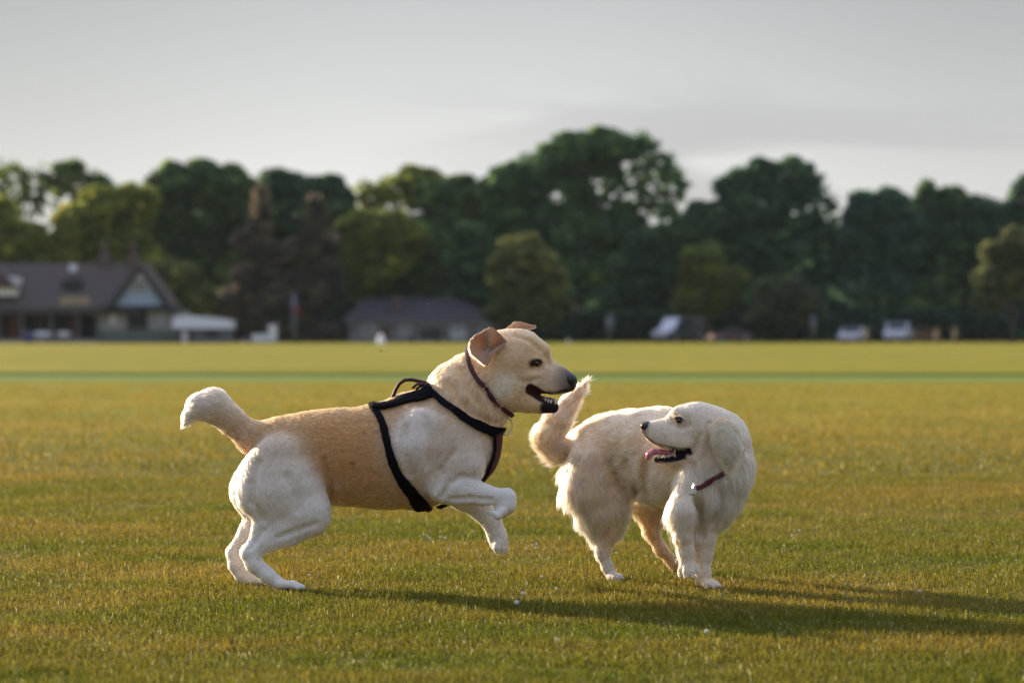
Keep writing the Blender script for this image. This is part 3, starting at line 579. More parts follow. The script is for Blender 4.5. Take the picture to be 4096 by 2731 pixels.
tg.add(a+[p+np.array((0, .002, 0)) for p in a], [(0, 1, 2, 3, 4), (9, 8, 7, 6, 5), (0, 5, 6, 1), (1, 6, 7, 2), (2, 7, 8, 3), (3, 8, 9, 4), (4, 9, 5, 0)]); tg.build('tag', M_steel, gold)
# ---------------------------------------------------------------- ground and grass
def vnoise(x, y, s, seed=0):
    r = np.random.default_rng(seed); g = r.random((64, 64)); u = x/s % 64; v = y/s % 64; i = u.astype(int); j = v.astype(int); fu = u-i; fv = v-j
    fu = fu*fu*(3-2*fu); fv = fv*fv*(3-2*fv); a = g[i % 64, j % 64]; b = g[(i+1) % 64, j % 64]; c = g[i % 64, (j+1) % 64]; d = g[(i+1) % 64, (j+1) % 64]
    return (a*(1-fu)+b*fu)*(1-fv)+(c*(1-fu)+d*fu)*fv
def ground_mat():
    m = bpy.data.materials.new('turf_soil'); m.use_nodes = True; nt = m.node_tree; b = nt.nodes['Principled BSDF']; L = nt.links
    b.inputs['Roughness'].default_value = .95; b.inputs['Specular IOR Level'].default_value = .05
    g = nt.nodes.new('ShaderNodeNewGeometry'); sep = nt.nodes.new('ShaderNodeSeparateXYZ'); L.new(g.outputs['Position'], sep.inputs[0])
    def noise(scale, det=6, sc=(1, 1, 1)):
        mp = nt.nodes.new('ShaderNodeMapping'); mp.inputs['Scale'].default_value = sc; L.new(g.outputs['Position'], mp.inputs[0])
        n = nt.nodes.new('ShaderNodeTexNoise'); n.inputs['Scale'].default_value = scale; n.inputs['Detail'].default_value = det; L.new(mp.outputs[0], n.inputs['Vector']); return n.outputs[0]
    def mix(f, a, b_):
        x = nt.nodes.new('ShaderNodeMix'); x.data_type = 'RGBA'
        for s, v in (('Factor', f), ('A', a), ('B', b_)):
            if isinstance(v, tuple): x.inputs[s].default_value = (*v, 1)
            elif isinstance(v, float): x.inputs[s].default_value = v
            else: L.new(v, x.inputs[s])
        return x.outputs['Result']
    def mr(v, a, b_):
        r = nt.nodes.new('ShaderNodeMapRange'); r.inputs['From Min'].default_value = a; r.inputs['From Max'].default_value = b_; r.interpolation_type = 'SMOOTHSTEP'; L.new(v, r.inputs['Value']); return r.outputs[0]
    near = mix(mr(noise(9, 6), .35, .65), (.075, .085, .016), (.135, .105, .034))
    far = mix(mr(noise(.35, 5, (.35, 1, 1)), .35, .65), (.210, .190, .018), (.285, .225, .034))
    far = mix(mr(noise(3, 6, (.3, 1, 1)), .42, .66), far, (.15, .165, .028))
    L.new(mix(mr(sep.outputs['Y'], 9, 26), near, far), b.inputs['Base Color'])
    bp = nt.nodes.new('ShaderNodeBump'); bp.inputs['Strength'].default_value = .6; bp.inputs['Distance'].default_value = .02
    L.new(noise(40, 4), bp.inputs['Height']); L.new(bp.outputs[0], b.inputs['Normal']); return m
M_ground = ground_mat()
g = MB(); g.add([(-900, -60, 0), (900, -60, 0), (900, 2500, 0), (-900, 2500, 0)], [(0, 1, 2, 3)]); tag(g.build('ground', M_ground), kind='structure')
def strip(name, y0, y1, z, m, amp, n=60, x0=-60, x1=60, slope=0):
    xs = np.linspace(x0, x1, n); rr = np.random.default_rng(3); a = y0+np.cumsum(rr.normal(size=n))*amp*.3+xs*slope; b = y1+np.cumsum(rr.normal(size=n))*amp*.3+xs*slope
    V = np.concatenate([np.stack([xs, a, np.full(n, z)], 1), np.stack([xs, b, np.full(n, z)], 1)]); Q = [(i, i+1, n+i+1, n+i) for i in range(n-1)]
    return tag(npmesh(name, V, Q, None, None, m), kind='structure')
strip('watered_turf_strip', 38.0, 43.0, .004, mat('lush_turf', (.165, .220, .055), .95, .25, 1.2, spec=.03), .3, slope=-.04)
strip('long_grass_line', 43.0, 46.5, .008, mat('dark_turf', (.060, .095, .018), .95, .35, 1.2, spec=.03), .2, slope=-.04)
def blades(y0, y1, n, hgt, wid, margin=.25, pw=1.0, seed=1):
    r = np.random.default_rng(seed); u = r.random(n)
    Y = y0*(y1/y0)**u if pw else y0+(y1-y0)*u
    X = (r.random(n)*2-1)*(.2125*Y+margin)
    hm = vnoise(X+50, Y, .35, 2)*.6+vnoise(X+50, Y, .09, 3)*.4
    keep = r.random(n) < .35+1.1*hm; X, Y, hm = X[keep], Y[keep], hm[keep]; n = len(X)
    h = hgt*(.35+.9*hm)*r.uniform(.5, 1.35, n); w = wid*r.uniform(.6, 1.4, n); az = r.uniform(0, 2*np.pi, n); ln = r.uniform(.1, 1.5, n)
    d = np.stack([np.cos(az), np.sin(az)], 1); az2 = r.uniform(0, np.pi, n); wd = np.stack([np.cos(az2), np.sin(az2), np.zeros(n)], 1)*w[:, None]*.5
    b = np.stack([X, Y, np.zeros(n)], 1); m_ = b+np.stack([d[:, 0]*h*ln*.3, d[:, 1]*h*ln*.3, h*.6], 1); t = b+np.stack([d[:, 0]*h*ln, d[:, 1]*h*ln, h*(1.05-.45*ln)], 1)
    V = np.stack([b-wd, b+wd, m_+wd*.8, m_-wd*.8, t], 1).reshape(-1, 3); i = np.arange(n)*5
    Q = np.stack([i, i+1, i+2, i+3], 1); T = np.stack([i+3, i+2, i+4], 1)
    w2 = vnoise(X+9, Y, 1.1, 9); dry = np.clip((vnoise(X+30, Y*1.6, .45, 5)*.55+vnoise(X+30, Y*1.1, 1.3, 6)*.45-.5)*1.7+.44, 0, 1)*.8+r.random(n)*.4-.15
    dry = np.clip(dry, 0, 1)[:, None]; dry += np.clip((Y[:, None]-9)/20, 0, .45); dry = np.clip(dry, 0, 1)
    green = np.array((.122, .155, .014)); straw = np.array((.310, .220, .042)); c = green*(1-dry)+straw*dry
    pale = (r.random(n) < .05)[:, None]; c = np.where(pale, np.array((.42, .40, .20)), c)*r.uniform(.55, 1.35, n)[:, None]
    return V, Q, T, np.repeat(c, 5, 0)
parts = [blades(4.6, 13, 640000, .025, .0025, margin=1.0, seed=1), blades(13, 37, 150000, .034, .007, seed=2, margin=3)]
Vs, Qs, Ts, Cs = [], [], [], []; o_ = 0
for V, Q, T, C in parts: Vs.append(V); Qs.append(Q+o_); Ts.append(T+o_); Cs.append(C); o_ += len(V)
M_blade = mat_attr('grass_blades', .75, .08, .45)
gr = npmesh('grass', np.concatenate(Vs), np.concatenate(Qs), np.concatenate(Ts), np.concatenate(Cs), M_blade, smooth=False)
tag(gr, 'short green and straw-coloured grass covering the playing field', 'grass', kind='stuff')
# white clover heads in the grass
M_clover = mat('clover_petal', (.78, .76, .66), .7, .25, 300, .4)
fl0 = None
def clover(cx, cy, Y, r, label, group):
    mb = MB(); n = 9
    for k in range(46):                       # ball of small pointed florets
        z = 1-2*(k+.5)/46; a = k*2.399; q = math.sqrt(1-z*z); d = Vector((q*math.cos(a), q*math.sin(a), z)); u = d.orthogonal().normalized()*r*.2; w = d.cross(u)
        c0 = d*r*.45; mb.add([c0+u, c0+w, c0-u, c0-w, d*r*(1+.12*math.sin(k*3))], [(0, 1, 4), (1, 2, 4), (2, 3, 4), (3, 0, 4)])
    p = P(cx, cy, Y); e = empty('clover_flower', (p[0], p[1], 0), label, 'flower', group)
    mb.v = [(x+p[0], y+p[1], z*.85+max(p[2], .012)) for x, y, z in mb.v]; mb.build('flower_head', M_clover, e)
    st = MB(); st.tube([(p[0], p[1], 0), (p[0]+.002, p[1], max(p[2], .012)-r*.4)], .0009, 5); st.build('stem', M_stem, e); return e
M_stem = mat('stem_green', (.09, .15, .03), .6, .2, 50)
def at_ground(px, py, z=.03): Y = F*(CH-z)/(py-HY); return (px, py, Y)
clover(*at_ground(2066, 2408), .0085, 'largest white clover head in the grass, on the shadow edge between the two dogs', 'white clover heads in the grass')
clover(*at_ground(2092, 2371), .0075, 'white clover head just behind the largest one, between the two dogs', 'white clover heads in the grass')
clover(*at_ground(1237, 2298), .0055, "white clover head in the grass just right of the leaping dog's hind paw", 'white clover heads in the grass')
clover(*at_ground(2226, 2352), .0055, "pale clover head in the grass left of the cream dog's hind paw", 'white clover heads in the grass')
clover(*at_ground(2826, 2523), .0075, "blurred white clover head in the foreground below the cream dog's front paws", 'white clover heads in the grass')
clover(*at_ground(3678, 2361), .0060, 'lone white clover head far right of the cream dog, near the frame edge', 'white clover heads in the grass')
for px, py, lb in ((1695, 2137, 'tiny clover head, left one of three under the leaping dog belly'), (1710, 2141, 'tiny clover head, middle one of three under the leaping dog belly'), (1718, 2151, 'tiny clover head, lowest of three under the leaping dog belly'), (1762, 2146, 'tiny clover head, left one of a pair left of the hanging forepaw'), (1780, 2149, 'tiny clover head, right one of a pair left of the hanging forepaw'),
    (1795, 2196, 'tiny clover head alone in the grass below and left of the hanging forepaw'), (2130, 2178, 'tiny clover head, highest left one in the cluster right of the hanging forepaw'), (2147, 2174, 'tiny clover head, highest right one in the cluster right of the hanging forepaw'), (2106, 2192, 'tiny clover head, lower left one in the cluster right of the hanging forepaw'), (2143, 2190, 'tiny clover head, lower right one in the cluster right of the hanging forepaw'),
    (2227, 2555, 'faint blurred clover head in the bottom foreground between the dogs'), (3198, 2120, 'tiny clover head, upper one of two right of the cream dog'), (3170, 2140, 'tiny clover head, lower one of two right of the cream dog'), (2585, 2222, 'tiny clover head between the near and far hind legs of the cream dog'), (2465, 2210, 'tiny clover head just right of the near hind leg of the cream dog'), (2168, 2305, 'tiny clover head above and right of the two large ones between the dogs')):
    clover(*at_ground(px, py), .0050, lb, 'tiny clover heads scattered in the grass')
M_fly = mat('insect_wing', (.7, .68, .6), .4, .2, 300)
for px, py, Y, lab_ in ((1118, 1293, 7.2, 'pale flying insect in front of the dark trees left of the low building'), (1711, 1220, 7.2, 'pale flying insect in front of the roof of the low building'), (1523, 1404, 7.0, 'blurred flying insect above the far grass left of the leaping dog')):
    p = P(px, py, Y); e = empty('flying_insect', tuple(p), lab_, 'insect'); b_ = MB(); b_.tube([p+np.array((-.003, 0, 0)), p, p+np.array((.003, 0, -.001))], [.0005, .0012, .0004], 6); b_.build('insect_body', M_eye, e, True)
    for s in (-1, 1):
        w_ = MB(); q = [p, p+np.array((-.002, s*.002, .004)), p+np.array((.002, s*.003, .0045))]; w_.add(q+[a_+np.array((0, .0003, 0)) for a_ in q], [(0, 1, 2), (5, 4, 3), (0, 3, 4, 1), (1, 4, 5, 2), (2, 5, 3, 0)]); w_.build('wing', M_fly, e)
# ---------------------------------------------------------------- trees beyond the field
VS = 4096/2352.
def leafmat(name, trans=.35):
    return mat_attr(name, .65, .25, trans)
M_leaf = leafmat('foliage', .58); M_bark = mat('bark', (.085, .065, .045), .9, .4, 6, .5)
def leaves(blobs, Y, col, size=.34, dens=1.0, seed=0, depth=1.0, tip=None):
    r = np.random.default_rng(seed); out = []; cl = []; m = Y/F*VS
    ex = []
    for b in blobs:
        if b[2] > 25 and (len(b) < 5 or (b[4] >= .8 and b[4] != 1.0)) and size < .5:
            for _ in range(4):
                a_ = r.uniform(-.4, 3.54); k_ = r.uniform(.28, .45); ex.append((b[0]+b[2]*.85*math.cos(a_), b[1]-b[3]*.85*math.sin(a_), b[2]*k_, b[3]*k_)+tuple(b[4:]))
    for b in list(blobs)+ex:
        cx, cy, rx, ry = b[:4]; dn = b[4] if len(b) > 4 else 1.0
        c = P(cx*VS, cy*VS, Y+(b[5] if len(b) > 5 else 0)); R = np.array((rx*m, max(rx, ry)*m*.8*depth, ry*m))
        sp = dn < .85; nc = int((84 if sp else 50)*dn*dens*max(1, (R[0]*R[2]/9)**.8)); per = 11 if sp else 46
        q = r.normal(size=(nc, 3)); q /= np.linalg.norm(q, axis=1, keepdims=True); rad = r.uniform(.25, 1.0, nc)**.45
        cc = c+q*rad[:, None]*R*.86; cs = r.uniform(.4, 1.3, nc)*((.26 if sp else .36)+(.04 if sp else .26)*min(R[0], R[2])/2.5)*1.3
        p = r.normal(size=(nc, per, 3)); p /= np.linalg.norm(p, axis=2, keepdims=True); p = cc[:, None]+p*(r.uniform(0, 1, (nc, per, 1))**.5)*cs[:, None, None]*np.array((1.25, 1.25, .75))
        tn = r.uniform(0, 1, (nc, 1, 1)); tone = (.45+1.35*tn**1.6)*r.uniform(.7, 1.3, (nc, per, 1)); hue = (tn-.35)*np.array((.55, .22, -.25))
        out.append(p.reshape(-1, 3)); cl.append((np.array(col)*tone*(1+hue)).reshape(-1, 3))
        ne = int(nc*per*.16); q = r.normal(size=(ne, 3)); q /= np.linalg.norm(q, axis=1, keepdims=True); out.append(c+q*r.uniform(.85, 1.17, (ne, 1))*R); cl.append(np.array(col)*r.uniform(.6, 1.4, (ne, 1)))
    X = np.concatenate(out); C = np.concatenate(cl)*2.65; n = len(X)
    a = r.normal(size=(n, 3)); a /= np.linalg.norm(a, axis=1, keepdims=True); b = np.cross(a, r.normal(size=(n, 3))); b /= np.linalg.norm(b, axis=1, keepdims=True)
    s = size*r.uniform(.5, 1.2, n)[:, None]; a = a*s; b = b*s*.62
    V = np.stack([X-a, X-b*.8, X+a, X+b*.8], 1).reshape(-1, 3); V[:, 2] = np.maximum(V[:, 2], .05)
    return V, np.arange(n*4).reshape(-1, 4), np.repeat(C, 4, 0)
GRP = 'trees along the far side of the field'
def tree(label, blobs, Y, col, trunk=None, size=.34, dens=1.0, depth=1.0, name='tree', cat='tree', seed=None, tr=.28, group=GRP, limbs=4):
    seed = seed if seed is not None else int(blobs[0][0]*7+blobs[0][1]); m = Y/F*VS
    tx = trunk if trunk is not None else sum(b[0]*b[2] for b in blobs)/sum(b[2] for b in blobs); base = P(tx*VS, HY, Y); base[2] = 0
    e = empty(name, tuple(base), label, cat, group)
    V, Q, C = leaves(blobs, Y, col, size, dens, seed, depth); npmesh('crown', V, Q, None, C, M_leaf, e, smooth=False)
    top = min(b[1]-b[3]*.4 for b in blobs); tz = P(0, top*VS, Y)[2]; rr = random.Random(seed); mb = MB(); pts = []; n = 7
    for i in range(n+1): t = i/n; pts.append((base[0]+rr.uniform(-.12, .12)*i*.5, Y+rr.uniform(-.1, .1)*i*.5, tz*t))
    mb.tube([(base[0], Y, -.1)]+pts[1:], [tr*1.35]+[tr*(1-.85*(i/n)) for i in range(1, n+1)], 8)
    for b in (blobs*3)[:max(limbs, len(blobs))]:
        s_ = pts[rr.randint(2, 4)]; c = P(b[0]*VS, b[1]*VS, Y); c = c+np.array((rr.uniform(-.5, .5)*b[2]*m, rr.uniform(-1, 1), rr.uniform(-.3, .5)*b[3]*m)); mid = (np.array(s_)+c)/2+np.array((0, 0, .4))
        mb.tube([s_, mid, c], [tr*.42, tr*.26, tr*.08], 6)
    mb.build('trunk', M_bark, e, True); return e
DK = (.034, .062, .034); MD = (.046, .076, .032); YG = (.095, .110, .026); YD = (.062, .080, .022); BR = (.066, .060, .046); BL = (.022, .040, .026); OL = (.070, .080, .028)
tree('tall thin-crowned tree with sky showing through it at the left edge of the photo', [(20, 412, 60, 42, .7), (95, 430, 55, 48, .55), (170, 418, 60, 40, .8), (230, 440, 40, 30, .8), (-20, 470, 50, 50, .35), (60, 480, 45, 40, .22), (165, 480, 60, 40, .32), (220, 485, 40, 30, .4), (-25, 560, 40, 60, 1.0)], 215, (.05, .075, .026), 60, limbs=9)
tree('yellow-green tree rising behind the left end of the pavilion roof', [(-10, 520, 60, 55), (50, 560, 60, 40), (20, 600, 70, 40), (100, 600, 60, 35)], 205, YG, 20)
tree('bright yellow-green tree between the thin-crowned tree and the big dark one', [(180, 530, 45, 50), (235, 490, 55, 48), (200, 590, 60, 50), (270, 560, 60, 60), (310, 480, 50, 50, .8), (150, 570, 30, 45), (300, 610, 60, 40)], 204, YG, 230)
tree('broad dark green tree behind the pavilion gable', [(390, 440, 60, 50), (450, 425, 70, 45), (350, 500, 60, 60), (440, 510, 90, 70), (520, 440, 60, 50), (560, 500, 60, 70), (400, 590, 80, 60), (500, 600, 80, 70)], 214, MD, 450, dens=1.1)
tree('flat-topped dark tree right behind the reddish conifers', [(630, 440, 55, 38), (700, 440, 60, 34), (745, 445, 45, 36), (770, 500, 45, 60), (680, 500, 80, 60), (610, 520, 60, 60), (720, 600, 70, 70)], 216, DK, 700, dens=1.1)
def conifer(label, cx, top, bot, hw, Y, col):
    n = 9; bl = []
    for i in range(n):
        t = (i+.6)/n
        for q in range(1 if i < 2 else 3): bl.append((cx+random.uniform(-.75, .75)*hw*t+(q-1)*hw*.3*t, top+(bot-top)*(t+random.uniform(-.07, .07)), hw*(.01+.66*t), (bot-top)/n*.75, 1.0))
    return tree(label, bl, Y, col, cx, dens=1.0, name='conifer', cat='conifer', size=.30, tr=.25, group='reddish-brown conifers', limbs=4)
conifer('left one of the two reddish-brown pointed conifers', 602, 446, 765, 92, 203, BR)
conifer('right one of the two reddish-brown pointed conifers', 722, 436, 765, 88, 201, (.056, .052, .042))
tree('low rounded olive bush between the pavilion gable and the conifers', [(400, 650, 45, 45), (440, 690, 40, 40), (380, 700, 40, 50)], 198, OL, 405, name='bush', cat='bush', limbs=2, tr=.12)
tree('light green tree with small sky gaps left of the centre', [(850, 450, 38, 36, .7), (905, 430, 45, 30, .6), (960, 420, 45, 30, .9), (900, 475, 60, 34, .45), (985, 450, 40, 40)], 217, (.085, .105, .026), 900)
tree('round yellow-green tree above the left end of the low building', [(835, 545, 50, 48), (880, 530, 50, 42), (930, 560, 45, 50, .8), (860, 610, 60, 60), (830, 640, 40, 50)], 206, YG, 870)
tree('shaded green tree standing behind the low building', [(960, 580, 60, 60), (900, 640, 70, 50), (980, 650, 60, 60), (1020, 620, 50, 60)], 209, MD, 950)
tree('mid green tree just left of the tallest tree', [(1010, 455, 50, 40), (1065, 450, 50, 36), (1120, 450, 50, 34), (1030, 520, 70, 55), (1100, 510, 60, 60)], 215, MD, 1060)
tree('narrow dark tree above the right half of the low building', [(1085, 560, 32, 40), (1085, 620, 45, 50), (1090, 680, 50, 45)], 205, (.032, .062, .032), 1087)
tree('tallest tree, broad with sky gaps along its right side, right of centre', [(1180, 430, 55, 42), (1240, 390, 60, 40), (1310, 360, 60, 42), (1395, 340, 55, 40), (1465, 340, 50, 36, .75), (1510, 385, 45, 40, .55), (1545, 425, 38, 40, .5), (1270, 450, 80, 60, .9), (1380, 430, 60, 55, .8), (1450, 410, 40, 50, .35), (1490, 450, 40, 35, .35), (1180, 500, 60, 50), (1300, 530, 110, 60), (1400, 520, 70, 50), (1200, 570, 70, 60), (1330, 620, 100, 70), (1520, 480, 40, 22, .4)], 213, (.042, .078, .036), 1330, dens=1.1, tr=.45, limbs=16)
tree('column-shaped yellow-green tree in front of the tallest tree', [(1200, 585, 55, 34), (1180, 640, 50, 50), (1240, 640, 45, 50), (1190, 710, 60, 40), (1250, 700, 45, 50)], 199, OL, 1205)
tree('dark low-crowned tree between the tallest tree and the round one to its right', [(1500, 560, 60, 34), (1560, 545, 50, 34), (1610, 520, 50, 44), (1490, 630, 70, 60), (1580, 630, 80, 60), (1450, 690, 70, 50)], 209, DK, 1540)
tree('round dark tree with sky gaps at its right edge, right of the tallest tree', [(1675, 430, 40, 30, .7), (1735, 405, 50, 34, .8), (1810, 400, 55, 34, .8), (1860, 435, 45, 40, .7), (1895, 490, 35, 45, .4), (1900, 550, 30, 40, .3), (1740, 470, 85, 55), (1820, 500, 60, 60, .8), (1680, 520, 70, 45), (1770, 580, 100, 70), (1680, 610, 80, 70)], 211, (.032, .066, .038), 1770, dens=1.1, tr=.4, limbs=12)
tree('tree with faint yellow-green tips below the round dark tree', [(1620, 610, 40, 50), (1650, 660, 50, 50), (1600, 690, 50, 45)], 203, YD, 1630)
tree('grey-green bush standing behind the dark van', [(1800, 680, 55, 38), (1845, 715, 50, 36), (1770, 720, 45, 34)], 197, (.040, .052, .030), 1810, name='bush', cat='bush', limbs=2, tr=.12)
tree('smooth dark tree left of the tree with a spiky top', [(1990, 490, 50, 38), (2040, 475, 50, 34), (1975, 560, 55, 60), (2050, 560, 70, 70), (2000, 650, 90, 60)], 210, (.030, .062, .044), 2020, dens=1.15)
tree('dark tree with a spiky top near the right end of the row', [(2127, 440, 10, 24, 1.3), (2130, 490, 40, 34), (2185, 470, 36, 30), (2220, 480, 34, 30, .8), (2120, 560, 70, 60), (2200, 560, 70, 60), (2150, 650, 90, 70)], 212, DK, 2140, dens=1.1)
tree('dark tree at the right edge with a thin top', [(2270, 485, 40, 32, .7), (2320, 490, 36, 34, .7), (2365, 470, 36, 60, .8), (2290, 560, 70, 60), (2360, 570, 60, 80)], 211, (.028, .058, .038), 2310)
tree('small brownish tree with a bare trunk at the right edge', [(2290, 590, 34, 30, .8), (2345, 570, 40, 40, .8), (2270, 640, 34, 34, .7), (2330, 640, 45, 40, .7), (2270, 690, 36, 26, .6), (2380, 640, 40, 80, .8)], 186, (.050, .060, .028), 2326, tr=.2)
# mass of further wood behind, closing the gaps under the crowns
bl = [(x, 590+25*math.sin(x*.013)+20*math.sin(x*.041), 75, 70, 1.2) for x in range(-500, 2900, 62)]+[(x, 705, 70, 75, 1.3) for x in range(-500, 2900, 60)]
bl = [b for b in bl if not (60 < b[0] < 150 and b[1] < 600)]
V, Q, C = leaves(bl, 232, (.024, .050, .036), .6, .8, 99, .8); w_ = npmesh('wood', V, Q, None, C, M_leaf, smooth=False); tag(w_, 'dark dense wood filling in behind the row of trees', 'wood', kind='stuff')
V, Q, C = leaves([(x, 758+4*math.sin(x*.05), 34, 30+4*math.sin(x*.11), 1.3) for x in range(-60, 2440, 26)], 206, (.018, .036, .028), .4, 1.0, 98, .8)
e = empty('hedge', (0, 206, 0), 'long dark hedge running along the foot of the trees', 'hedge'); npmesh('foliage', V, Q, None, C, M_leaf, e, smooth=False)
for x in np.arange(-44, 46, 4.4): sm = MB(); sm.tube([(x, 206, -.05), (x+.2, 206, 1.1)], [.05, .03], 5); sm.build('stem', M_bark, e)

# ---------------------------------------------------------------- pavilion
def X_(px, Y): return (px-CX)/F*Y
def Z_(py, Y): return CH-(py-HY)/F*Y
M_tile = mat('roof_tile', (.075, .055, .050), .8, .35, 5, .4); M_stone = mat('rubble_stone', (.37, .335, .305), .85, .35, 4, .5)
M_timber = mat('dark_timber', (.020, .022, .026), .7, .3, 6); M_boards = mat('grey_blue_boards', (.34, .42, .56), .6, .2, 4)
M_white = mat('white_paint', (.72, .71, .74), .45, .08, 3); M_glass = mat('window_glass', (.010, .014, .018), .35, .2, 2, spec=.25)
M_dark = mat('verandah_shadow_boards', (.030, .026, .028), .8, .4, 3); M_red = mat('red_brown_door', (.13, .035, .028), .6, .3, 4)
M_cream = mat('cream_board', (.34, .27, .17), .6, .2, 3); M_brick = mat('chimney_brick', (.12, .085, .078), .85, .3, 6, .4)
PY = 184.
pav = empty('pavilion', (X_(350, PY), PY, 0), 'long tiled pavilion with a blue-grey gable and dark verandah at the left edge', 'pavilion')
def part(name, m, x0, x1, y0, y1, yy0, yy1, par, Y=PY):   # box from pixel extents (y1 = lower) and depth range
    b = MB(); b.box(X_(x0, Y), X_(x1, Y), Y+yy0, Y+yy1, Z_(y1, Y), Z_(y0, Y)); return b.build(name, m, par)
zb = Z_(1240, PY); zr = Z_(1046, PY)
w = MB(); w.box(X_(-260, PY), X_(400, PY), PY+2.6, PY+8, 0, zb); w.build('wall', M_dark, pav)
w = MB(); w.box(X_(392, PY), X_(702, PY), PY+.2, PY+8, 0, zb); w.build('gable_wall', M_stone, pav)
r_ = MB(); r_.prism([(PY-.3, zb-.05), (PY+4.3, zr), (PY+8.9, zb-.05), (PY+8.9, zb-.3), (PY+4.3, zr-.25), (PY-.3, zb-.3)], X_(-280, PY), X_(560, PY))
r_.v = [(y, x, z) for x, y, z in r_.v]; roof = r_.build('roof', M_tile, pav)
ga = (X_(565, PY), Z_(1052, PY)); gl_ = (X_(412, PY), Z_(1243, PY)); grt = (X_(706, PY), Z_(1243, PY)); t_ = .28
r_ = MB(); r_.prism([gl_, ga, grt, (grt[0]-.1, grt[1]-.25), (ga[0], ga[1]-.33), (gl_[0]+.1, gl_[1]-.25)], PY-.5, PY+4.5); r_.build('gable_roof', M_tile, pav)
r_ = MB(); r_.prism([(gl_[0]+.1, gl_[1]-.3), (ga[0], ga[1]-.36), (grt[0]-.1, grt[1]-.3), (grt[0]-.4, grt[1]-.3), (ga[0], ga[1]-.62), (gl_[0]+.4, gl_[1]-.3)], PY-.62, PY-.45); r_.build('bargeboard', M_timber, pav)
r_ = MB(); r_.prism([(X_(447, PY), Z_(1222, PY)), (X_(565, PY), Z_(1078, PY)), (X_(683, PY), Z_(1222, PY))], PY-.25, PY+.1); gp = r_.build('gable_panel', M_boards, pav)
fr = MB(); fr.box(X_(532, PY), X_(592, PY), PY-.34, PY-.27, Z_(1172, PY), Z_(1122, PY)); fr = fr.build('window', M_white, pav)
for k in range(3):
    x0 = 538+k*18
    for (a, b) in ((1127, 1145), (1150, 1168)): part('pane', M_glass, x0, x0+12, a, b, -.40, -.345, fr)
part('window', M_white, 548, 580, 1092, 1112, -.32, -.26, pav)
part('jetty_beam', M_timber, 400, 712, 1222, 1242, -.35, .15, pav)
wf = part('window', M_timber, 508, 588, 1240, 1308, .08, .19, pav); part('pane', M_glass, 514, 582, 1244, 1302, .03, .075, wf)
part('window_sill', M_brick, 500, 596, 1308, 1316, 0, .19, pav)
part('sign', M_white, 440, 462, 1256, 1296, .10, .19, pav); part('sign', mat('grey_sign', (.38, .42, .46), .5, .2, 4), 634, 656, 1262, 1294, .10, .19, pav)
part('plinth', mat('mossy_stone', (.15, .17, .15), .9, .3, 4, .4), 396, 698, 1320, 1368, .10, .19, pav)
for x in (385, 500):
    c_ = MB(); a = X_(x, PY); hw = X_(CX+22, PY); y_ = PY+4.3; zt = Z_(985 if x == 385 else 990, PY); c_.box(a-hw*1.1, a+hw*.8, y_-.5, y_+.5, zr-.6, zr+.8); c_.box(a-hw*.36, a+hw*.32, y_-.35, y_+.35, zr+.8, zt); c_.box(a-hw*.55, a+hw*.5, y_-.42, y_+.42, zt, zt+.12)
    c_ = c_.build('chimney', M_brick, roof); p_ = MB(); p_.lathe([(.13, 0), (.16, .1), (.12, .45), (.15, .5)], a, y_, 10, cz=zt+.12); p_.build('chimney_pot', M_brick, c_) if False else p_.build('chimney_pot', M_brick, pav)
part('vent', M_white, 248, 276, 1052, 1084, 3.0, 3.5, pav); part('dormer', M_timber, 232, 312, 1118, 1152, 1.6, 3.0, pav)
part('board', M_cream, 236, 356, 1186, 1224, .2, .4, pav)
d_ = MB(); d_.prism([(X_(-120, PY), Z_(1150, PY)), (X_(-20, PY), Z_(1070, PY)), (X_(72, PY), Z_(1150, PY))], PY+.2, PY+3.5); d_.build('dormer', M_tile, pav)
df = part('dormer', M_white, -90, 62, 1108, 1182, .5, 2.5, pav); part('pane', M_glass, -60, -14, 1112, 1150, .42, .49, df); part('pane', M_glass, -2, 32, 1112, 1150, .42, .49, df)
ve = part('verandah_fascia', M_timber, -260, 396, 1232, 1252, -.2, 0, pav)
for x in (-100, -5, 85, 205, 312, 388): part('verandah_post', mat('purple_grey_post', (.10, .085, .095), .7, .2, 5), x-6, x+6, 1252, 1370, -.15, .1, pav)
for x0, x1, m_ in ((10, 60, M_red), (120, 150, M_brick), (250, 300, M_red), (330, 376, M_timber)): part('door', m_, x0, x1, 1268, 1368, 2.5, 2.59, pav)
for x0, x1 in ((66, 110), (160, 198), (216, 240)):
    q = part('window', M_timber, x0, x1, 1270, 1330, 2.48, 2.59, pav); part('pane', M_glass, x0+5, x1-5, 1275, 1325, 2.42, 2.475, q)
st = MB(); [st.box(X_(-260, PY), X_(394, PY), PY-.6+.3*i, PY+2.59, 0.01+.13*i, .13+.13*i) for i in range(2)]; st.build('verandah_step', M_stone, pav)
def bench(px0, px1, Y, label):
    x0, x1 = X_(px0, Y), X_(px1, Y); e = empty('bench', ((x0+x1)/2, Y, 0), label, 'bench', 'benches in front of the pavilion'); b = MB(); b.box(x0, x1, Y-.2, Y+.2, .42, .47); b.build('seat', M_white, e)
    b = MB(); b.box(x0, x1, Y+.22, Y+.26, .6, .85); b.build('backrest', M_white, e)
    for x in (x0+.1, x1-.15): b = MB(); b.box(x, x+.07, Y-.18, Y+.27, 0, .42); b.box(x, x+.07, Y+.20, Y+.218, .42, .85); b.build('leg', M_timber, e)
bench(130, 205, 182, 'left pale bench in front of the dark verandah'); bench(225, 280, 182, 'right pale bench in front of the dark verandah')
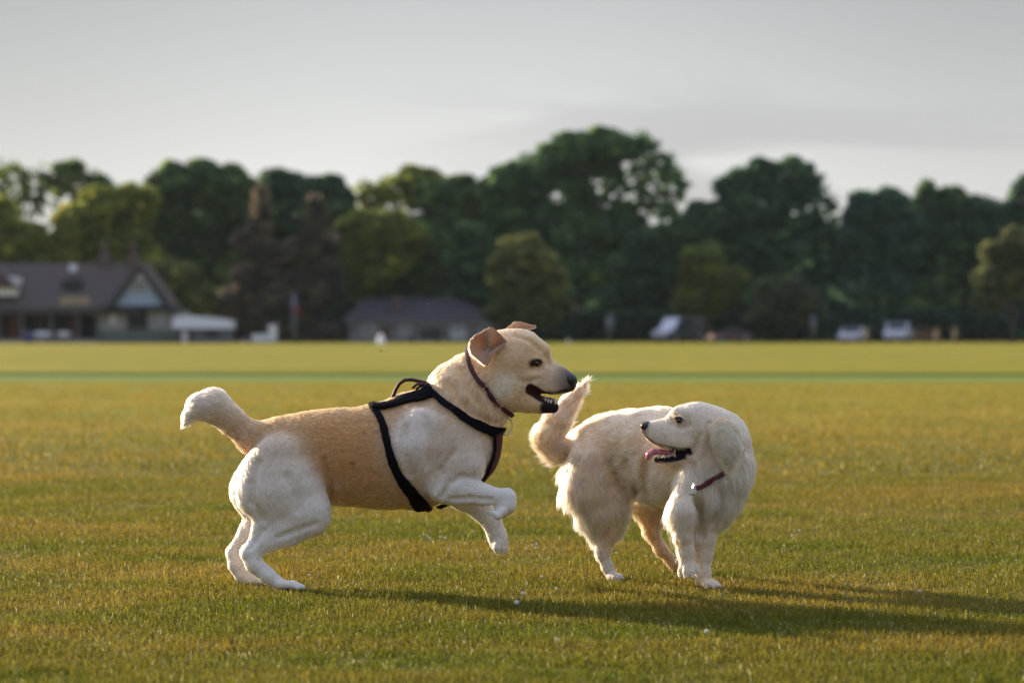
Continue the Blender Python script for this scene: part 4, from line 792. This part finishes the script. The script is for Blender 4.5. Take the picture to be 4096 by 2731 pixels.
def bin_(px, Y, label):
    e = empty('litter_bin', (X_(px, Y), Y, 0), label, 'bin'); b = MB(); b.lathe([(.24, 0), (.28, .1), (.30, .75), (.30, .8)], X_(px, Y), Y, 14); b.build('drum', mat('blue_plastic', (.04, .07, .25), .4, .2, 4), e, True)
    b = MB(); b.lathe([(.33, .802), (.33, .86), (.18, .98), (.05, 1.0)], X_(px, Y), Y, 14); b.build('lid', M_timber, e, True)
bin_(110, 181, 'blue bin standing before the verandah at the far left')
# small outbuilding with a white roof
SY = 181.; sh = empty('outbuilding', (X_(800, SY), SY, 0), 'small outbuilding with a bright white roof right of the pavilion', 'outbuilding')
part('wall', M_brick, 702, 772, 1312, 1370, 0, 4, sh, SY); part('wall', mat('slate_blue_wall', (.13, .14, .18), .7, .2, 3), 772, 908, 1312, 1370, .05, 4, sh, SY)
b = MB(); b.prism([(X_(694, SY), Z_(1314, SY)), (X_(694, SY), Z_(1270, SY)), (X_(745, SY), Z_(1262, SY)), (X_(914, SY), Z_(1280, SY)), (X_(916, SY), Z_(1314, SY))], SY-.3, SY+4.2); b.build('roof', mat('white_sheeting', (.80, .78, .86), .4, .05, 3), sh)
part('door', M_white, 728, 750, 1324, 1369, -.06, -.01, sh, SY); q = part('window', M_timber, 820, 870, 1322, 1345, -.03, .04, sh, SY)
# low building with hipped roof
LY = 200.; lo = empty('low_building', (X_(1700, LY), LY, 0), 'low single-storey building with a dark hipped roof behind the leaping dog', 'building')
part('wall', mat('grey_render', (.21, .19, .20), .8, .2, 3), 1390, 2010, 1286, 1369, 0, 8, lo, LY)
r_ = MB(); a0 = (X_(1360, LY), LY-.4, Z_(1290, LY)); a1 = (X_(2040, LY), LY-.4, Z_(1290, LY)); b0 = (a0[0], LY+8.4, a0[2]); b1 = (a1[0], LY+8.4, a1[2]); c0 = (X_(1440, LY), LY+4, Z_(1188, LY)); c1 = (X_(1815, LY), LY+4, Z_(1188, LY))
r_.add([a0, a1, b1, b0, c0, c1], [(0, 1, 5, 4), (1, 2, 5), (2, 3, 4, 5), (3, 0, 4), (0, 3, 2, 1)]); lr = r_.build('roof', mat('slate_roof', (.040, .033, .042), .75, .3, 4, .3), lo)
part('chimney', M_brick, 1566, 1600, 1180, 1262, 1.5, 2.5, lr, LY); part('fascia', M_white, 1392, 2008, 1288, 1294, -.12, -.02, lo, LY)
for x0, x1 in ((1450, 1496), (1600, 1640), (1800, 1828), (1834, 1862), (1920, 1960)):
    q = part('window', M_white, x0, x1, 1302, 1352 if x0 > 1700 else 1340, -.08, -.01, lo, LY)
    part('pane', M_glass, x0+7, (x0+x1)/2-2, 1308, 1334, -.13, -.085, q, LY); part('pane', M_glass, (x0+x1)/2+2, x1-7, 1308, 1334, -.13, -.085, q, LY)
part('door', M_red, 1530, 1560, 1306, 1368, -.06, -.01, lo, LY)
# roller/sight board, posts, signs
WY = 176.
e = empty('sight_board', (X_(1060, WY), WY, 0), 'white board on the field edge with a taller white end', 'board'); part('panel', M_white, 1006, 1088, 1336, 1366, 0, .12, e, WY); part('end_panel', M_white, 1074, 1108, 1298, 1366, -.05, -.005, e, WY)
for x in (1012, 1066, 1096): part('foot', M_timber, x, x+5, 1366, 1374, -.3, .5, e, WY)
def lump(px, py, Y, r, label, nm='marker_cone', cat='marker', m=None):
    e = empty(nm, (X_(px, Y), Y, 0), label, cat); b = MB(); b.lathe([(r*1.15, 0), (r*1.15, .04), (r, .05), (r*.85, r*1.2), (r*.5, r*2.0), (r*.12, r*2.3)], X_(px, Y), Y, 14); b.build('cone', m or M_white, e, True)
lump(1525, 1355, 172, .30, 'white rounded marker on the field edge before the low building'); lump(975, 1355, 178, .16, 'small pinkish marker left of the white sight board', m=mat('pink_plastic', (.5, .3, .36), .5, .1, 4)); lump(2275, 1356, 174, .14, 'small pale marker on the field edge right of the leaping dog head', m=mat('grey_plastic', (.35, .34, .38), .5, .1, 4))
def post(px, top, Y, label, m, r=.06, head=None, hm=None, name='post', cat='post', group=None):
    e = empty(name, (X_(px, Y), Y, 0), label, cat, group); b = MB(); zt = Z_(top, Y); b.tube([(X_(px, Y), Y, -.05), (X_(px, Y), Y, zt*.5), (X_(px, Y), Y, zt)], [r*1.2, r, r*.9], 10); b.lathe([(r*1.3, 0), (r*1.3, .05), (r*.4, .1)], X_(px, Y), Y, 10, cz=zt); b.build('shaft', m, e, True)
    if head: x0, y0, x1, y1 = head; h_ = MB(); h_.box(X_(x0, Y), X_(x1, Y), Y-r-.06, Y-r-.01, Z_(y1, Y), Z_(y0, Y)); h_.build('panel', hm, e)
    return e
M_greypost = mat('grey_metal', (.16, .16, .19), .5, .2, 4, metal=.2); M_redp = mat('red_plastic', (.20, .035, .04), .45, .15, 4); M_wood = mat('weathered_wood', (.16, .12, .07), .85, .3, 6)
post(1176, 1178, 190, 'tall grey pole with a red life-ring box, between the conifers and the low building', M_greypost, .16, (1174, 1226, 1200, 1256), M_redp, name='pole', cat='pole')
post(2436, 1262, 188, 'grey post with a pale notice board left of the van', M_greypost, .09, (2424, 1262, 2452, 1312), mat('pale_panel', (.17, .17, .20), .6, .2, 4), name='notice_board', cat='sign')
post(3254, 1270, 188, 'thin dark post with a small plate right of the van', M_greypost, .07, (3242, 1262, 3266, 1288), mat('blue_plate', (.09, .12, .20), .6, .2, 4), name='sign_post', cat='sign')
for px, top, lb in ((3470, 1318, 'short wooden post between the two pale cars at the right'), (3750, 1316, 'left short wooden post between the rightmost pale car and the small tree'), (3822, 1312, 'right short wooden post beside the small tree trunk')): post(px, top, 182, lb, M_wood, .17, name='wooden_post', cat='post', group='short wooden posts on the right field edge')
# ---------------------------------------------------------------- parked vehicles
M_tyre = mat('tyre_rubber', (.018, .018, .019), .8, .2, 20); M_rim = mat('wheel_rim', (.35, .35, .36), .35, .1, 20, metal=.8); M_lamp = mat('lamp_glass', (.6, .58, .55), .1, .1, 10)
def vehicle(name, label, cat, px, Y, L, H, paint, kind='car', face=-1, group=None, bonnet=None, yaw=.25):
    cx = X_(px, Y); e = empty(name, (cx, Y, 0), label, cat, group); e.rotation_euler.z = yaw; W = 1.75 if kind == 'car' else 1.95; s = L
    if kind == 'car': pr = [(-.5, .22), (-.49, .46), (-.46, .56), (-.24, .64), (-.08, .96), (.04, 1), (.22, .98), (.38, .70), (.47, .64), (.5, .45), (.49, .22)]; win = [(-.20, .66), (-.07, .93), (.20, .93), (.33, .69)]
    else: pr = [(-.5, .16), (-.5, .34), (-.46, .44), (-.33, .52), (-.17, .95), (-.12, 1), (.46, .99), (.49, .9), (.5, .5), (.5, .16)]; win = [(-.27, .56), (-.14, .90), (.10, .90), (.10, .56)]
    f = lambda p: [(cx-face*x*s, z*H) for x, z in p]
    b = MB(); b.prism(f(pr), Y-W/2, Y+W/2); bo = b.build('body', paint, e)
    bpy.context.view_layer.update(); md = bo.modifiers.new('bevel', 'BEVEL'); md.width = .06; md.segments = 3; md.limit_method = 'ANGLE'
    for s_ in (-1, 1): b = MB(); b.prism(f(win), *(sorted((Y+s_*W/2, Y+s_*(W/2+.012))))); b.build('side_window', M_glass, e)
    i0 = (3, 4); a, c = f(pr)[i0[0]], f(pr)[i0[1]]; nx, nz = (c[1]-a[1]), -(c[0]-a[0]); l_ = math.hypot(nx, nz); nx, nz = nx/l_*.02, nz/l_*.02
    if nz < 0: nx, nz = -nx, -nz
    b = MB(); b.add([(a[0]+nx, Y-W*.42, a[1]+nz), (a[0]+nx, Y+W*.42, a[1]+nz), (c[0]+nx, Y+W*.40, c[1]+nz), (c[0]+nx, Y-W*.40, c[1]+nz), (a[0], Y-W*.42, a[1]), (a[0], Y+W*.42, a[1]), (c[0], Y+W*.40, c[1]), (c[0], Y-W*.40, c[1])], [(0, 1, 2, 3), (4, 7, 6, 5), (0, 3, 7, 4), (1, 5, 6, 2), (0, 4, 5, 1), (3, 2, 6, 7)]); b.build('windscreen', (bonnet if kind == 'van' else None) or M_glass, e)  # on a van the screen takes the pale bonnet colour, a painted sky reflection
    if bonnet:
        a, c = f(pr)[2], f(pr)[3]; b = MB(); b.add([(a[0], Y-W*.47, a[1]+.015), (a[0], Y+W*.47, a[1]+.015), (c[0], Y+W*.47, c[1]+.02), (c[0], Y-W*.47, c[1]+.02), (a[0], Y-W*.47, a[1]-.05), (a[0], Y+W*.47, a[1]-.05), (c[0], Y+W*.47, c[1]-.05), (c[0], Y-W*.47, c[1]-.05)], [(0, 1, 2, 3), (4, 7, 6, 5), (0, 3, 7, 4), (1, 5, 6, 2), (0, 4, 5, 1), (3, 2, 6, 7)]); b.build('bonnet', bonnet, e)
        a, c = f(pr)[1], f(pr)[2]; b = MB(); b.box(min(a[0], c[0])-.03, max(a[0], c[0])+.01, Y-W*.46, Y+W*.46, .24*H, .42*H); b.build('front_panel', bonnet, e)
    for wx in (-.32, .31):
        for s_ in (-1, 1):
            x = cx-face*wx*s; y = Y+s_*(W/2-.08); b = MB(); b.lathe([(.20, -.11), (.31, -.10), (.33, 0), (.31, .10), (.20, .11)], x, y, 20, 'y', .33); wh = b.build('wheel', M_tyre, e, False); b = MB(); b.lathe([(.02, s_*.115), (.19, s_*.12), (.20, s_*.10)], x, y, 14, 'y', .33); b.build('rim', M_rim, wh)
    for s_ in (-1, 1): b = MB(); xx = f([(-.495, .5)])[0]; b.lathe([(.03, -.02), (.10, 0), (.03, .02)], xx[0], Y+s_*W*.36, 10, 'y', H*.44); b.build('headlight', M_lamp, e)
    return e
P_dark = mat('dark_blue_paint', (.020, .024, .034), .25, .1, 2, spec=.5); P_pale = mat('silver_paint_sky_reflection', (.50, .49, .58), .25, .05, 2, spec=.6); P_white = mat('white_car_paint', (.52, .49, .58), .25, .05, 2, spec=.6); P_mar = mat('dull_red_paint', (.14, .07, .09), .3, .1, 2); P_brown = mat('brown_paint', (.20, .10, .06), .35, .1, 2)
G_ = 'vehicles parked along the far field edge'
vehicle('van', 'dark van with sky reflection painted pale on windscreen and bonnet, parked below the round dark tree', 'van', 2715, 192, 4.3, 2.05, P_dark, 'van', -1, G_, P_pale, yaw=.75)  # pale front colour stands in for sky mirrored in dark bodywork and glass
vehicle('parked_car', 'small dull red car parked right of the dark van', 'car', 2918, 196, 3.4, 1.15, P_mar, 'car', -1, G_)
vehicle('parked_car', 'white car on the right, left of the two pale cars', 'car', 3412, 190, 2.9, 1.18, P_white, 'car', -1, G_, P_white, yaw=1.15)
vehicle('parked_car', 'pale silver car, taller, right of the two pale cars', 'car', 3592, 188, 2.9, 1.55, P_pale, 'car', -1, G_, P_white, yaw=1.2)
vehicle('parked_car', 'brown car half hidden at the right end of the parked cars', 'car', 3672, 194, 3.2, 1.12, P_brown, 'car', -1, G_)
vehicle('parked_car', 'dark car parked before the wall of the low building', 'car', 1712, 194, 3.4, 1.15, P_dark, 'car', -1, G_)
# ---------------------------------------------------------------- thin evening haze
hm = bpy.data.materials.new('haze_air'); hm.use_nodes = True; nt = hm.node_tree; nt.nodes.remove(nt.nodes['Principled BSDF'])
pv = nt.nodes.new('ShaderNodeVolumePrincipled'); pv.inputs['Color'].default_value = (.80, .95, 1, 1); pv.inputs['Density'].default_value = .00007; nt.links.new(pv.outputs[0], nt.nodes['Material Output'].inputs['Volume'])
hz = MB(); hz.box(-320, 320, -20, 420, -1, 40); hzo = hz.build('haze', hm); tag(hzo, 'thin pale evening haze over the field', 'haze', kind='stuff')
